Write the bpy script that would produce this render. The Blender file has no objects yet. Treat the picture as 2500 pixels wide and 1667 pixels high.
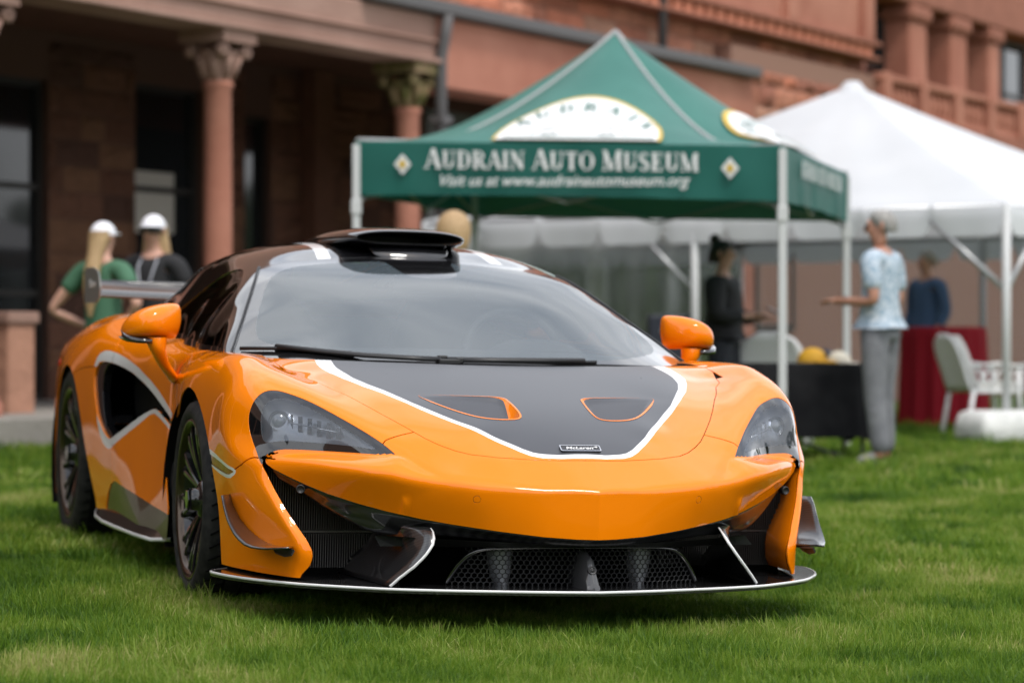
import bpy, bmesh, math, random
import numpy as np
from mathutils import Vector, Matrix
R_ = math.radians
random.seed(7)
rng = np.random.default_rng(7)
sc = bpy.context.scene
COL = sc.collection

# ------------------------------------------------------------------ camera
EYE = .854
cam = bpy.data.cameras.new('camera')
cam_o = bpy.data.objects.new('camera', cam)
COL.objects.link(cam_o)
cam_o.location = (0, 0, EYE)
cam_o.rotation_euler = (R_(90), 0, 0)
cam.sensor_width = 36
cam.lens = 94.0
cam.clip_end = 600
cam.dof.use_dof = True
cam.dof.focus_distance = 7.55
cam.dof.aperture_fstop = 2.9
sc.camera = cam_o

# ------------------------------------------------------------------ sky and sun
SUN_EL, SUN_AZ = R_(60), R_(150)
world = bpy.data.worlds.new('World')
sc.world = world
world.use_nodes = True
nt = world.node_tree
bg = nt.nodes['Background']
sky = nt.nodes.new('ShaderNodeTexSky')
sky.sky_type = 'NISHITA'
sky.sun_disc = False
sky.sun_elevation = SUN_EL
sky.sun_rotation = SUN_AZ
sky.air_density = 1.0
sky.dust_density = 2.5
tc = nt.nodes.new('ShaderNodeTexCoord')
mp = nt.nodes.new('ShaderNodeMapping')
mp.inputs['Scale'].default_value = (1, 1, 2.2)
n1 = nt.nodes.new('ShaderNodeTexNoise')
n1.inputs['Scale'].default_value = 2.1
n1.inputs['Detail'].default_value = 6
n1.inputs['Roughness'].default_value = .55
cr = nt.nodes.new('ShaderNodeValToRGB')
cr.color_ramp.elements[0].position = .36
cr.color_ramp.elements[0].color = (.35, .35, .35, 1)
cr.color_ramp.elements[1].position = .62
cr.color_ramp.elements[1].color = (1, 1, 1, 1)
mix = nt.nodes.new('ShaderNodeMix')
mix.data_type = 'RGBA'
mix.inputs['B'].default_value = (9.6, 9.8, 10.2, 1)
nt.links.new(tc.outputs['Generated'], mp.inputs['Vector'])
nt.links.new(mp.outputs[0], n1.inputs['Vector'])
sep = nt.nodes.new('ShaderNodeSeparateXYZ')
cov = nt.nodes.new('ShaderNodeMath')          # cloud reads denser towards the horizon
cov.operation = 'MULTIPLY_ADD'
cov.inputs[1].default_value = -.20
nt.links.new(tc.outputs['Generated'], sep.inputs[0])
nt.links.new(sep.outputs['Z'], cov.inputs[0])
cad = nt.nodes.new('ShaderNodeMath')
cad.operation = 'ADD'
cov.inputs[2].default_value = .12
nt.links.new(cov.outputs[0], cad.inputs[0])
nt.links.new(n1.outputs['Fac'], cad.inputs[1])
nt.links.new(cad.outputs[0], cr.inputs['Fac'])
nt.links.new(cr.outputs['Color'], mix.inputs['Factor'])
nt.links.new(sky.outputs['Color'], mix.inputs['A'])
nt.links.new(mix.outputs['Result'], bg.inputs['Color'])
bg.inputs['Strength'].default_value = .12

sun = bpy.data.lights.new('sun', 'SUN')
sun.energy = 1.5
sun.angle = R_(12)
sun.color = (1, .96, .9)
sun_o = bpy.data.objects.new('sun', sun)
COL.objects.link(sun_o)
sd = Vector((math.sin(SUN_AZ) * math.cos(SUN_EL), math.cos(SUN_AZ) * math.cos(SUN_EL), math.sin(SUN_EL)))
sun_o.rotation_euler = (-sd).to_track_quat('-Z', 'Y').to_euler()
sun_o.location = (0, -10, 30)
sc.view_settings.view_transform = 'Standard'
sc.view_settings.look = 'None'
sc.view_settings.gamma = 1
sc.view_settings.use_curve_mapping = False
sc.view_settings.exposure = 0.5
sc.cycles.max_bounces = 10
sc.cycles.transparent_max_bounces = 12
sc.cycles.use_denoising = True

# ------------------------------------------------------------------ materials
def mat(name, col, rough=.5, metal=0.0, coat=0.0, spec=.5, **k):
    m = bpy.data.materials.new(name)
    m.use_nodes = True
    b = m.node_tree.nodes['Principled BSDF']
    b.inputs['Base Color'].default_value = (*col, 1)
    b.inputs['Roughness'].default_value = rough
    b.inputs['Metallic'].default_value = metal
    b.inputs['Coat Weight'].default_value = coat
    b.inputs['Coat Roughness'].default_value = k.pop('coat_rough', .03)
    b.inputs['Specular IOR Level'].default_value = spec
    for a, v in k.items():
        b.inputs[a.replace('_', ' ')].default_value = v
    return m

def noise_tint(m, scale, c0, c1, lo=.35, hi=.65, detail=4, bump=0.0, bscale=None, bdist=.01, coord='Object', stretch=None, rough=None):
    """Base colour wanders between two colours; optional fine relief."""
    t = m.node_tree
    b = t.nodes['Principled BSDF']
    co = t.nodes.new('ShaderNodeTexCoord')
    vec = co.outputs[coord]
    if stretch:
        mpn = t.nodes.new('ShaderNodeMapping')
        mpn.inputs['Scale'].default_value = stretch
        t.links.new(vec, mpn.inputs['Vector'])
        vec = mpn.outputs[0]
    n = t.nodes.new('ShaderNodeTexNoise')
    n.inputs['Scale'].default_value = scale
    n.inputs['Detail'].default_value = detail
    r = t.nodes.new('ShaderNodeValToRGB')
    r.color_ramp.elements[0].position, r.color_ramp.elements[1].position = lo, hi
    r.color_ramp.elements[0].color, r.color_ramp.elements[1].color = (*c0, 1), (*c1, 1)
    t.links.new(vec, n.inputs['Vector'])
    t.links.new(n.outputs['Fac'], r.inputs['Fac'])
    t.links.new(r.outputs['Color'], b.inputs['Base Color'])
    if bump:
        n2 = t.nodes.new('ShaderNodeTexNoise')
        n2.inputs['Scale'].default_value = bscale or scale * 4
        n2.inputs['Detail'].default_value = 5
        bp = t.nodes.new('ShaderNodeBump')
        bp.inputs['Strength'].default_value = bump
        bp.inputs['Distance'].default_value = bdist
        t.links.new(vec, n2.inputs['Vector'])
        t.links.new(n2.outputs['Fac'], bp.inputs['Height'])
        t.links.new(bp.outputs['Normal'], b.inputs['Normal'])
    return m

def thin_glass(name, tint=(1, 1, 1), body=(.5, .55, .6), body_w=.0, rough=.02, ior=1.5):
    """Single-sheet glass: clear with a mirror-like Fresnel coat and, if wanted, a little pale diffuse body."""
    m = bpy.data.materials.new(name)
    m.use_nodes = True
    t = m.node_tree
    t.nodes.clear()
    out = t.nodes.new('ShaderNodeOutputMaterial')
    tr = t.nodes.new('ShaderNodeBsdfTransparent')
    tr.inputs['Color'].default_value = (*tint, 1)
    df = t.nodes.new('ShaderNodeBsdfDiffuse')
    df.inputs['Color'].default_value = (*body, 1)
    m1 = t.nodes.new('ShaderNodeMixShader')
    m1.inputs[0].default_value = body_w
    gl = t.nodes.new('ShaderNodeBsdfGlossy')
    gl.inputs['Roughness'].default_value = rough
    fr = t.nodes.new('ShaderNodeFresnel')
    fr.inputs['IOR'].default_value = ior
    m2 = t.nodes.new('ShaderNodeMixShader')
    t.links.new(tr.outputs[0], m1.inputs[1])
    t.links.new(df.outputs[0], m1.inputs[2])
    t.links.new(m1.outputs[0], m2.inputs[1])
    t.links.new(gl.outputs[0], m2.inputs[2])
    t.links.new(fr.outputs[0], m2.inputs[0])
    t.links.new(m2.outputs[0], out.inputs['Surface'])
    return m

# ------------------------------------------------------------------ object helpers
def mesh_np(name, V, T, N=None):
    me = bpy.data.meshes.new(name)
    T = np.asarray(T)
    k = T.shape[1]
    me.vertices.add(len(V))
    me.vertices.foreach_set('co', np.asarray(V, np.float32).ravel())
    me.loops.add(T.size)
    me.loops.foreach_set('vertex_index', T.astype(np.int32).ravel())
    me.polygons.add(len(T))
    me.polygons.foreach_set('loop_start', np.arange(0, T.size, k, dtype=np.int32))
    me.update()
    me.polygons.foreach_set('use_smooth', np.ones(len(T), bool))
    if N is not None:
        me.normals_split_custom_set_from_vertices(N.astype(np.float32).tolist())
    return me

def link(name, data, m=None, parent=None, loc=None, **props):
    o = bpy.data.objects.new(name, data)
    COL.objects.link(o)
    if m is not None:
        data.materials.append(m)
    if parent is not None:
        o.parent = parent
    if loc is not None:
        o.location = loc
    for a, v in props.items():
        o[a] = v
    return o

def empty(name, label, cat, loc=(0, 0, 0), rz=0.0, group=None):
    o = bpy.data.objects.new(name, None)
    COL.objects.link(o)
    o.location = loc
    o.rotation_euler = (0, 0, rz)
    o['label'] = label
    o['category'] = cat
    if group:
        o['group'] = group
    return o

class MB:
    """Collects simple shapes and links them as one mesh."""
    def __init__(self):
        self.V, self.F, self.S = [], [], []

    def add(self, V, F, smooth=False):
        b = len(self.V)
        self.V += [tuple(v) for v in V]
        self.F += [tuple(i + b for i in f) for f in F]
        self.S += [smooth] * len(F)
        return self

    def box(self, c, s, rot=None, taper=1.0):
        x, y, z = [a / 2 for a in s]
        P = [(-x, -y, -z), (x, -y, -z), (x, y, -z), (-x, y, -z), (-x * taper, -y * taper, z), (x * taper, -y * taper, z), (x * taper, y * taper, z), (-x * taper, y * taper, z)]
        M = rot if rot is not None else Matrix.Identity(3)
        c = Vector(c)
        return self.add([M @ Vector(p) + c for p in P], [(0, 3, 2, 1), (4, 5, 6, 7), (0, 1, 5, 4), (1, 2, 6, 5), (2, 3, 7, 6), (3, 0, 4, 7)])

    def tube(self, pts, r, n=10, cap=True, smooth=True):
        pts = [Vector(p) for p in pts]
        rr = r if isinstance(r, (list, tuple)) else [r] * len(pts)
        V, F = [], []
        up = None
        for i, p in enumerate(pts):
            d = (pts[min(i + 1, len(pts) - 1)] - pts[max(i - 1, 0)]).normalized()
            if up is None:
                up = Vector((0, 0, 1)) if abs(d.z) < .9 else Vector((1, 0, 0))
            a = d.cross(up).normalized()
            up = a.cross(d).normalized()
            for k in range(n):
                t = 2 * math.pi * k / n
                V.append(p + (a * math.cos(t) + up * math.sin(t)) * rr[i])
        for i in range(len(pts) - 1):
            for k in range(n):
                F.append((i * n + k, i * n + (k + 1) % n, (i + 1) * n + (k + 1) % n, (i + 1) * n + k))
        self.add(V, F, smooth)
        if cap:
            b = len(self.V) - len(V)
            self.F += [tuple(b + k for k in reversed(range(n))), tuple(b + (len(pts) - 1) * n + k for k in range(n))]
            self.S += [False, False]
        return self

    def lathe(self, prof, c=(0, 0, 0), axis='z', n=32, a0=0.0, a1=2 * math.pi, smooth=True):
        """prof = [(radius, height), ...]"""
        full = abs(a1 - a0 - 2 * math.pi) < 1e-6
        m = n if full else n + 1
        V, F = [], []
        for r, h in prof:
            for k in range(m):
                t = a0 + (a1 - a0) * k / n
                u, v = r * math.cos(t), r * math.sin(t)
                p = {'z': (u, v, h), 'x': (h, u, v), 'y': (u, h, v)}[axis]
                V.append((p[0] + c[0], p[1] + c[1], p[2] + c[2]))
        for i in range(len(prof) - 1):
            for k in range(n):
                k2 = (k + 1) % m
                f = (i * m + k, i * m + k2, (i + 1) * m + k2, (i + 1) * m + k)
                F.append(f if axis != 'y' else f[::-1])
        return self.add(V, F, smooth)

    def prism(self, poly, axis, lo, hi, smooth=False):
        """Closed outline (two coordinates) pushed along the third axis."""
        n = len(poly)
        def P(a, b, h):
            return {'x': (h, a, b), 'y': (a, h, b), 'z': (a, b, h)}[axis]
        V = [P(a, b, lo) for a, b in poly] + [P(a, b, hi) for a, b in poly]
        F = [tuple(range(n))[::-1], tuple(range(n, 2 * n))] + [(i, (i + 1) % n, n + (i + 1) % n, n + i) for i in range(n)]
        return self.add(V, F, smooth)

    def grid(self, rows, smooth=True, closed=False):
        n, m = len(rows), len(rows[0])
        V = [p for r in rows for p in r]
        F = []
        for i in range(n - 1):
            for k in range(m if closed else m - 1):
                F.append((i * m + k, i * m + (k + 1) % m, (i + 1) * m + (k + 1) % m, (i + 1) * m + k))
        return self.add(V, F, smooth)

    def mesh(self, name, fix=True):
        me = bpy.data.meshes.new(name)
        me.from_pydata([tuple(v) for v in self.V], [], self.F)
        me.polygons.foreach_set('use_smooth', np.array(self.S, bool))
        if fix:
            bm = bmesh.new()
            bm.from_mesh(me)
            bmesh.ops.recalc_face_normals(bm, faces=bm.faces)
            bm.to_mesh(me)
            bm.free()
        me.update()
        return me

    def build(self, name, m=None, parent=None, loc=None, bevel=0.0, solid=0.0, sub=0, **props):
        o = link(name, self.mesh(name), m, parent, loc, **props)
        if solid:
            d = o.modifiers.new('thick', 'SOLIDIFY')
            d.thickness = solid
            d.offset = 0
        if bevel:
            d = o.modifiers.new('bevel', 'BEVEL')
            d.width = bevel
            d.segments = 2
            d.limit_method = 'ANGLE'
        if sub:
            d = o.modifiers.new('sub', 'SUBSURF')
            d.levels = d.render_levels = sub
        return o

def children(o):
    return [c for c in bpy.data.objects if c.parent == o]

def copy_tree(o, kids=None, parent=None):
    """Copy of a thing with copies of its parts and their sub-parts."""
    if kids is None:
        kids = {}
        for c in bpy.data.objects:
            if c.parent is not None:
                kids.setdefault(c.parent, []).append(c)
    c = o.copy()
    COL.objects.link(c)
    c.parent = parent
    for ch in kids.get(o, []):
        copy_tree(ch, kids, c)
    return c
# ------------------------------------------------------------------ surface tools
def _phi(r2):
    return 0.5 * r2 * np.log(r2 + 1e-12)

class TPS:
    """Thin plate spline through scattered points; optional mirroring about axis 0."""
    def __init__(self, pts, mirror=True, lam=2e-4):
        P = np.array(pts, float)
        if mirror:
            Q = P[P[:, 0] > 1e-6] * [-1, 1, 1]
            P = np.vstack([P, Q])
        self.c = P[:, :2]
        n = len(P)
        d = self.c[:, None] - self.c[None]
        K = _phi((d ** 2).sum(-1)) + lam * np.eye(n)
        A = np.zeros((n + 3, n + 3))
        A[:n, :n] = K
        A[:n, n] = 1
        A[:n, n + 1:] = self.c
        A[n:, :n] = A[:n, n:].T
        b = np.r_[P[:, 2], 0, 0, 0]
        s = np.linalg.solve(A, b)
        self.w = s[:n]
        self.a = s[n:]

    def __call__(self, u, v):
        u, v = np.broadcast_arrays(np.asarray(u, float), np.asarray(v, float))
        o = np.empty(u.size)
        uf, vf = u.ravel(), v.ravel()
        for i in range(0, uf.size, 40000):
            a, b = uf[i:i + 40000, None], vf[i:i + 40000, None]
            r2 = (a - self.c[:, 0]) ** 2 + (b - self.c[:, 1]) ** 2
            o[i:i + 40000] = _phi(r2) @ self.w + self.a[0] + self.a[1] * a[:, 0] + self.a[2] * b[:, 0]
        return o.reshape(u.shape)

def smax(a, b, k):
    h = np.maximum(k - np.abs(a - b), 0) / k
    return np.maximum(a, b) + h * h * h * k / 6

TOP = TPS([
    # hood rim and headlight rim
    (.737, -.267, .775), (.706, -.425, .741), (.662, -.55, .715), (.617, -.659, .688), (.572, -.758, .658),
    (.527, -.847, .625), (.481, -.929, .593), (.434, -1.001, .56), (.38, -1.056, .534), (.321, -1.104, .518), (.255, -1.138, .511),
    (.524, -1.056, .508), (.562, -1.002, .548), (.604, -.94, .581), (.648, -.88, .611), (.693, -.822, .642),
    (.742, -.765, .668), (.797, -.717, .693), (.825, -.688, .700),
    # bonnet
    (.583, -.491, .736), (.538, -.61, .709), (.489, -.707, .685), (.438, -.788, .659), (.386, -.861, .63), (.333, -.931, .605),
    (.282, -1.009, .582), (.239, -1.056, .556), (.187, -1.118, .531), (.6, -.28, .776),
    (.39, -.716, .681), (.126, -.774, .677), (0, -.774, .680), (0, -1.13, .537), (0, -.40, .768), (.4, -.34, .775),
    (0, .1, .80), (.5, .1, .80),
    # nose edge, and the wing line carried on over the lamp
    (0, -1.302, .425), (.153, -1.275, .427), (.3, -1.237, .437), (.41, -1.195, .447), (.50, -1.15, .456),
    (.6, -1.06, .52), (.7, -.95, .58), (.8, -.86, .62), (.88, -.78, .63),
    # front wing
    (.75, -.55, .737), (.83, -.55, .752), (.90, -.55, .756), (.77, -.4, .768), (.83, -.4, .790), (.92, -.4, .802),
    (.79, -.25, .787), (.84, -.25, .800), (.92, -.25, .808), (.74, 0, .787), (.8, 0, .795), (.85, 0, .796), (.92, 0, .785),
    (.74, .2, .79), (.8, .2, .795), (.85, .2, .790), (.92, .2, .77), (.87, -.66, .715),
    # door top and rear wing
    (.74, .5, .80), (.82, .5, .795), (.92, .5, .775), (.7, 1, .83), (.8, 1, .815), (.9, 1, .785), (.7, 1.6, .87), (.78, 1.6, .855), (.9, 1.6, .80),
    (.7, 2.2, .918), (.78, 2.2, .905), (.85, 2.2, .875), (.92, 2.2, .84), (.6, 2.7, .925), (.7, 2.7, .922), (.78, 2.7, .895), (.85, 2.7, .855), (.92, 2.7, .81),
    (.6, 3.2, .90), (.7, 3.2, .88), (.8, 3.2, .83), (0, 1, .82), (0, 2.2, .90), (0, 3.2, .90)], lam=2.5e-3)

SIDE = TPS([  # (y, z) -> half width
    (-.771, .45, .876), (-.79, .427, .868), (-.825, .382, .85), (-.861, .338, .83), (-.895, .296, .809), (-.925, .253, .788), (-.948, .21, .777), (-.925, .16, .786),
    (-.69, .58, .922), (-.72, .542, .914), (-.748, .505, .895), (-.777, .469, .870), (-.661, .66, .905),
    (-.68, .37, .908), (-.68, .25, .880), (-.68, .17, .872), (-.8, .25, .843), (-.8, .17, .838),
    (-.5, .62, .933), (-.5, .45, .928), (-.5, .3, .912), (-.5, .17, .905), (-.2, .68, .915), (-.2, .5, .925), (-.2, .2, .92), (-.45, .72, .905),
    (0, .7, .915), (0, .55, .925), (0, .2, .925), (.25, .7, .905), (.25, .55, .91), (.25, .35, .91), (.25, .2, .915),
    (.5, .75, .875), (.5, .65, .875), (.5, .5, .88), (.5, .35, .89), (.5, .2, .905), (1.0, .74, .88), (1, .6, .87), (1, .45, .88), (1, .3, .895), (1, .2, .91),
    (1.5, .75, .885), (1.5, .6, .885), (1.5, .45, .90), (1.5, .3, .905), (1.5, .2, .90), (2, .8, .90), (2, .6, .915), (2, .4, .915), (2, .2, .905),
    (2.3, .7, .915), (2.3, .4, .925), (2.67, .78, .905), (2.67, .65, .925), (2.67, .4, .93), (2.67, .2, .925), (3.1, .8, .87), (3.1, .5, .89), (3.1, .2, .88)], mirror=False, lam=2e-3)

NOSE = TPS([  # (x, z) -> y of the front face
    (0, .425, -1.302), (0, .286, -1.297), (.153, .427, -1.275), (.3, .437, -1.237), (.41, .447, -1.195), (.529, .459, -1.135), (.617, .471, -1.08), (.70, .482, -.99), (.78, .492, -.88),
    (.34, .397, -1.218), (.139, .288, -1.268), (.213, .298, -1.240), (.28, .307, -1.216), (.34, .315, -1.185), (.399, .323, -1.154), (.44, .329, -1.128), (.48, .336, -1.108),
    (.534, .346, -1.06), (.59, .359, -1.015), (.646, .374, -.968), (.701, .393, -.923), (.754, .416, -.874), (.806, .442, -.824), (.849, .479, -.775), (.87, .50, -.74), (.9, .6, -.68),
    (0, .55, -1.31), (.5, .55, -1.16), (.8, .6, -.86)], mirror=False, lam=2e-3)

LAMPWALL = TPS([  # (x, z) -> y of the front corner that carries the lamp
    (.524, .508, -1.056), (.562, .548, -1.002), (.604, .581, -.94), (.648, .611, -.88), (.693, .642, -.822), (.742, .668, -.765), (.797, .687, -.745),
    (.60, .507, -.995), (.66, .507, -.91), (.72, .507, -.845),
    (.868, .469, -.776), (.854, .442, -.785), (.834, .394, -.819), (.812, .347, -.85), (.787, .302, -.885), (.763, .259, -.925), (.75, .22, -.945), (.776, .16, -.918),
    (.876, .45, -.771), (.85, .382, -.825), (.83, .338, -.861), (.809, .296, -.895), (.786, .253, -.925),
    (.86, .60, -.735), (.86, .66, -.72), (.86, .53, -.745), (.4, .5, -1.22), (.2, .5, -1.47), (0, .5, -1.75), (.95, .6, -.55), (.4, .3, -1.3)], mirror=False, lam=8e-4)
SHELF = TPS([  # (x, y) -> top of the bumper below the lamps
    (0, -1.302, .425), (.153, -1.275, .427), (.3, -1.237, .437), (.41, -1.195, .447), (.529, -1.135, .459), (.617, -1.08, .471), (.70, -.99, .482), (.78, -.88, .492), (.84, -.79, .496),
    (.524, -1.056, .506), (.6, -.995, .507), (.66, -.905, .508), (.706, -.829, .509), (.762, -.741, .509), (.84, -.69, .508),
    (0, -1.13, .48), (.3, -1.08, .47), (.42, -1.05, .49), (.3, -.9, .5), (.6, -.8, .5)])

def F_main(ax, y, z):
    a = (z - TOP(ax, y)) * .85
    b = ax - SIDE(y, z)
    w = (LAMPWALL(ax, z) - y) * .62
    u = np.clip((z - .44) / .14, 0, 1)
    f = smax(b, w, .014 + .045 * u * u * (3 - 2 * u))
    return smax(f, a, .06 + (.10 - .05 * np.exp(-((y - .95) / .55) ** 2)) * np.clip((ax - .55) / .3, 0, 1) * np.clip((y + .95) / .35, 0, 1))

def F_bulge(ax, y, z):
    a = (z - SHELF(ax, y)) * .95
    c = (NOSE(ax, z) - y) * .75
    k = .012 + .05 * np.clip((ax - .1) / .6, 0, 1)
    return smax(smax(smax(a, c, k), ax - .862, .03), y + .5, .03)

def F_nose(ax, y, z):
    a = (z - TOP(ax, y)) * .85
    c = (NOSE(ax, z) - y) * .75
    return smax(a, c, .012 + .05 * np.clip((ax - .1) / .6, 0, 1))

def F_body(x, y, z):
    ax = np.abs(x)
    m = F_main(ax, y, z)
    # the duct under the bumper: nothing of the corner block stands there
    m = smax(m, np.minimum(np.minimum(.492 - z, .735 + (z - .232) * .489 - ax), ax - .53), .006)
    f = smax(m, (NOSE(np.minimum(ax, .5), z) - y) * .75, .012 + .045 * np.clip((ax - .1) / .6, 0, 1))
    f = -smax(-f, -F_bulge(ax, y, z), .006)
    return smax(f, y - 3.27, .06)

ROOF = TPS([
    (.783, .036, .789), (.767, .077, .81), (.751, .119, .832), (.736, .16, .853), (.719, .206, .875), (.701, .253, .897), (.684, .3, .919), (.667, .348, .942), (.649, .397, .965),
    (.631, .446, .988), (.613, .499, 1.012), (.594, .551, 1.035), (.576, .606, 1.058), (.555, .665, 1.078),
    (.5, .69, 1.097), (.424, .69, 1.110), (.343, .69, 1.119), (.259, .69, 1.126), (0, .68, 1.135),
    (.69, .114, .85), (.657, .241, .915), (.608, .388, .981), (.553, .52, 1.046),
    (.62, -.20, .770), (.4, -.30, .756), (.2, -.335, .752), (0, -.345, .752), (0, .15, .965), (.35, .15, .955),
    (.33, .79, 1.152), (.321, .877, 1.169), (.317, .936, 1.176), (0, .85, 1.168), (0, 1.0, 1.186), (0, 1.35, 1.196), (0, 1.8, 1.16), (0, 2.4, 1.03), (0, 2.95, .90),
    (.5, .9, 1.135), (.5, 1.3, 1.155), (.5, 1.8, 1.11), (.5, 2.4, .985), (.4, 2.95, .88), (.62, .9, 1.09), (.65, 1.3, 1.09), (.7, 2.2, .93)], lam=3e-3)
CABIN = TPS([  # (y, z) -> half width of the cabin side
    (.04, .79, .815), (.15, .83, .79), (.30, .905, .735), (.40, .95, .70), (.6, 1.045, .625), (.72, 1.08, .592),
    (.5, .80, .80), (.5, .9, .755), (.9, 1.1, .578), (.9, .82, .775), (1.4, 1.12, .555), (1.4, .84, .755), (2, 1.07, .54), (2, .88, .70), (2.6, .95, .58), (2.9, .88, .6),
    (0, .70, .80), (.5, .70, .77), (1, .70, .76), (2, .70, .74)], mirror=False, lam=2e-3)

def F_cabin(x, y, z):
    ax = np.abs(x)
    return smax((z - ROOF(ax, y)) * .93, (ax - CABIN(y, z)) * .85, .035)

def grad(F, V, e=1.5e-3):
    g = np.empty_like(V)
    for i in range(3):
        d = np.zeros(3)
        d[i] = e
        A, B = V + d, V - d
        g[:, i] = (F(A[:, 0], A[:, 1], A[:, 2]) - F(B[:, 0], B[:, 1], B[:, 2])) / (2 * e)
    return g

def field_grid(F, X, Y, Z):
    """Sample a field on a grid; open (broadcast) axes keep the plan functions two-dimensional."""
    return np.broadcast_to(F(X[:, None, None], Y[None, :, None], Z[None, None, :]), (len(X), len(Y), len(Z)))

def surface_nets(vals, org, h):
    """Dual mesh of the zero level of a sampled field: vertices, quads."""
    s = vals < 0
    nx, ny, nz = vals.shape
    c = np.zeros((nx - 1, ny - 1, nz - 1), np.int8)
    for dx in (0, 1):
        for dy in (0, 1):
            for dz in (0, 1):
                c += s[dx:nx - 1 + dx, dy:ny - 1 + dy, dz:nz - 1 + dz]
    act = (c > 0) & (c < 8)
    idx = -np.ones(act.shape, np.int64)
    ijk = np.argwhere(act)
    idx[act] = np.arange(len(ijk))
    acc = np.zeros((len(ijk), 3))
    cnt = np.zeros(len(ijk))
    I, J, K = ijk.T
    cor = [(a, b, d) for a in (0, 1) for b in (0, 1) for d in (0, 1)]
    for p in cor:
        for ax in range(3):
            if p[ax]:
                continue
            q = list(p)
            q[ax] = 1
            va = vals[I + p[0], J + p[1], K + p[2]]
            vb = vals[I + q[0], J + q[1], K + q[2]]
            m = (va < 0) != (vb < 0)
            t = np.where(m, va / np.where(m, va - vb, 1), 0)
            pos = np.array(p, float) + np.eye(3)[ax] * t[:, None]
            acc[m] += pos[m]
            cnt[m] += 1
    V = (ijk + acc / cnt[:, None]) * h + org
    Q = []
    for ax in range(3):
        sl0 = [slice(None)] * 3
        sl1 = [slice(None)] * 3
        sl0[ax] = slice(0, -1)
        sl1[ax] = slice(1, None)
        a, b = s[tuple(sl0)], s[tuple(sl1)]
        m = a != b
        u, v = (ax + 1) % 3, (ax + 2) % 3
        e = np.argwhere(m)
        ok = (e[:, u] > 0) & (e[:, v] > 0) & (e[:, u] < vals.shape[u] - 1) & (e[:, v] < vals.shape[v] - 1)
        e = e[ok]
        fl = a[tuple(e.T)]
        def at(du, dv):
            k = e.copy()
            k[:, u] += du
            k[:, v] += dv
            return idx[tuple(k.T)]
        q = np.stack([at(-1, -1), at(0, -1), at(0, 0), at(-1, 0)], 1)
        q[~fl] = q[~fl][:, ::-1]
        Q.append(q)
    return V, np.vstack(Q)

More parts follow.
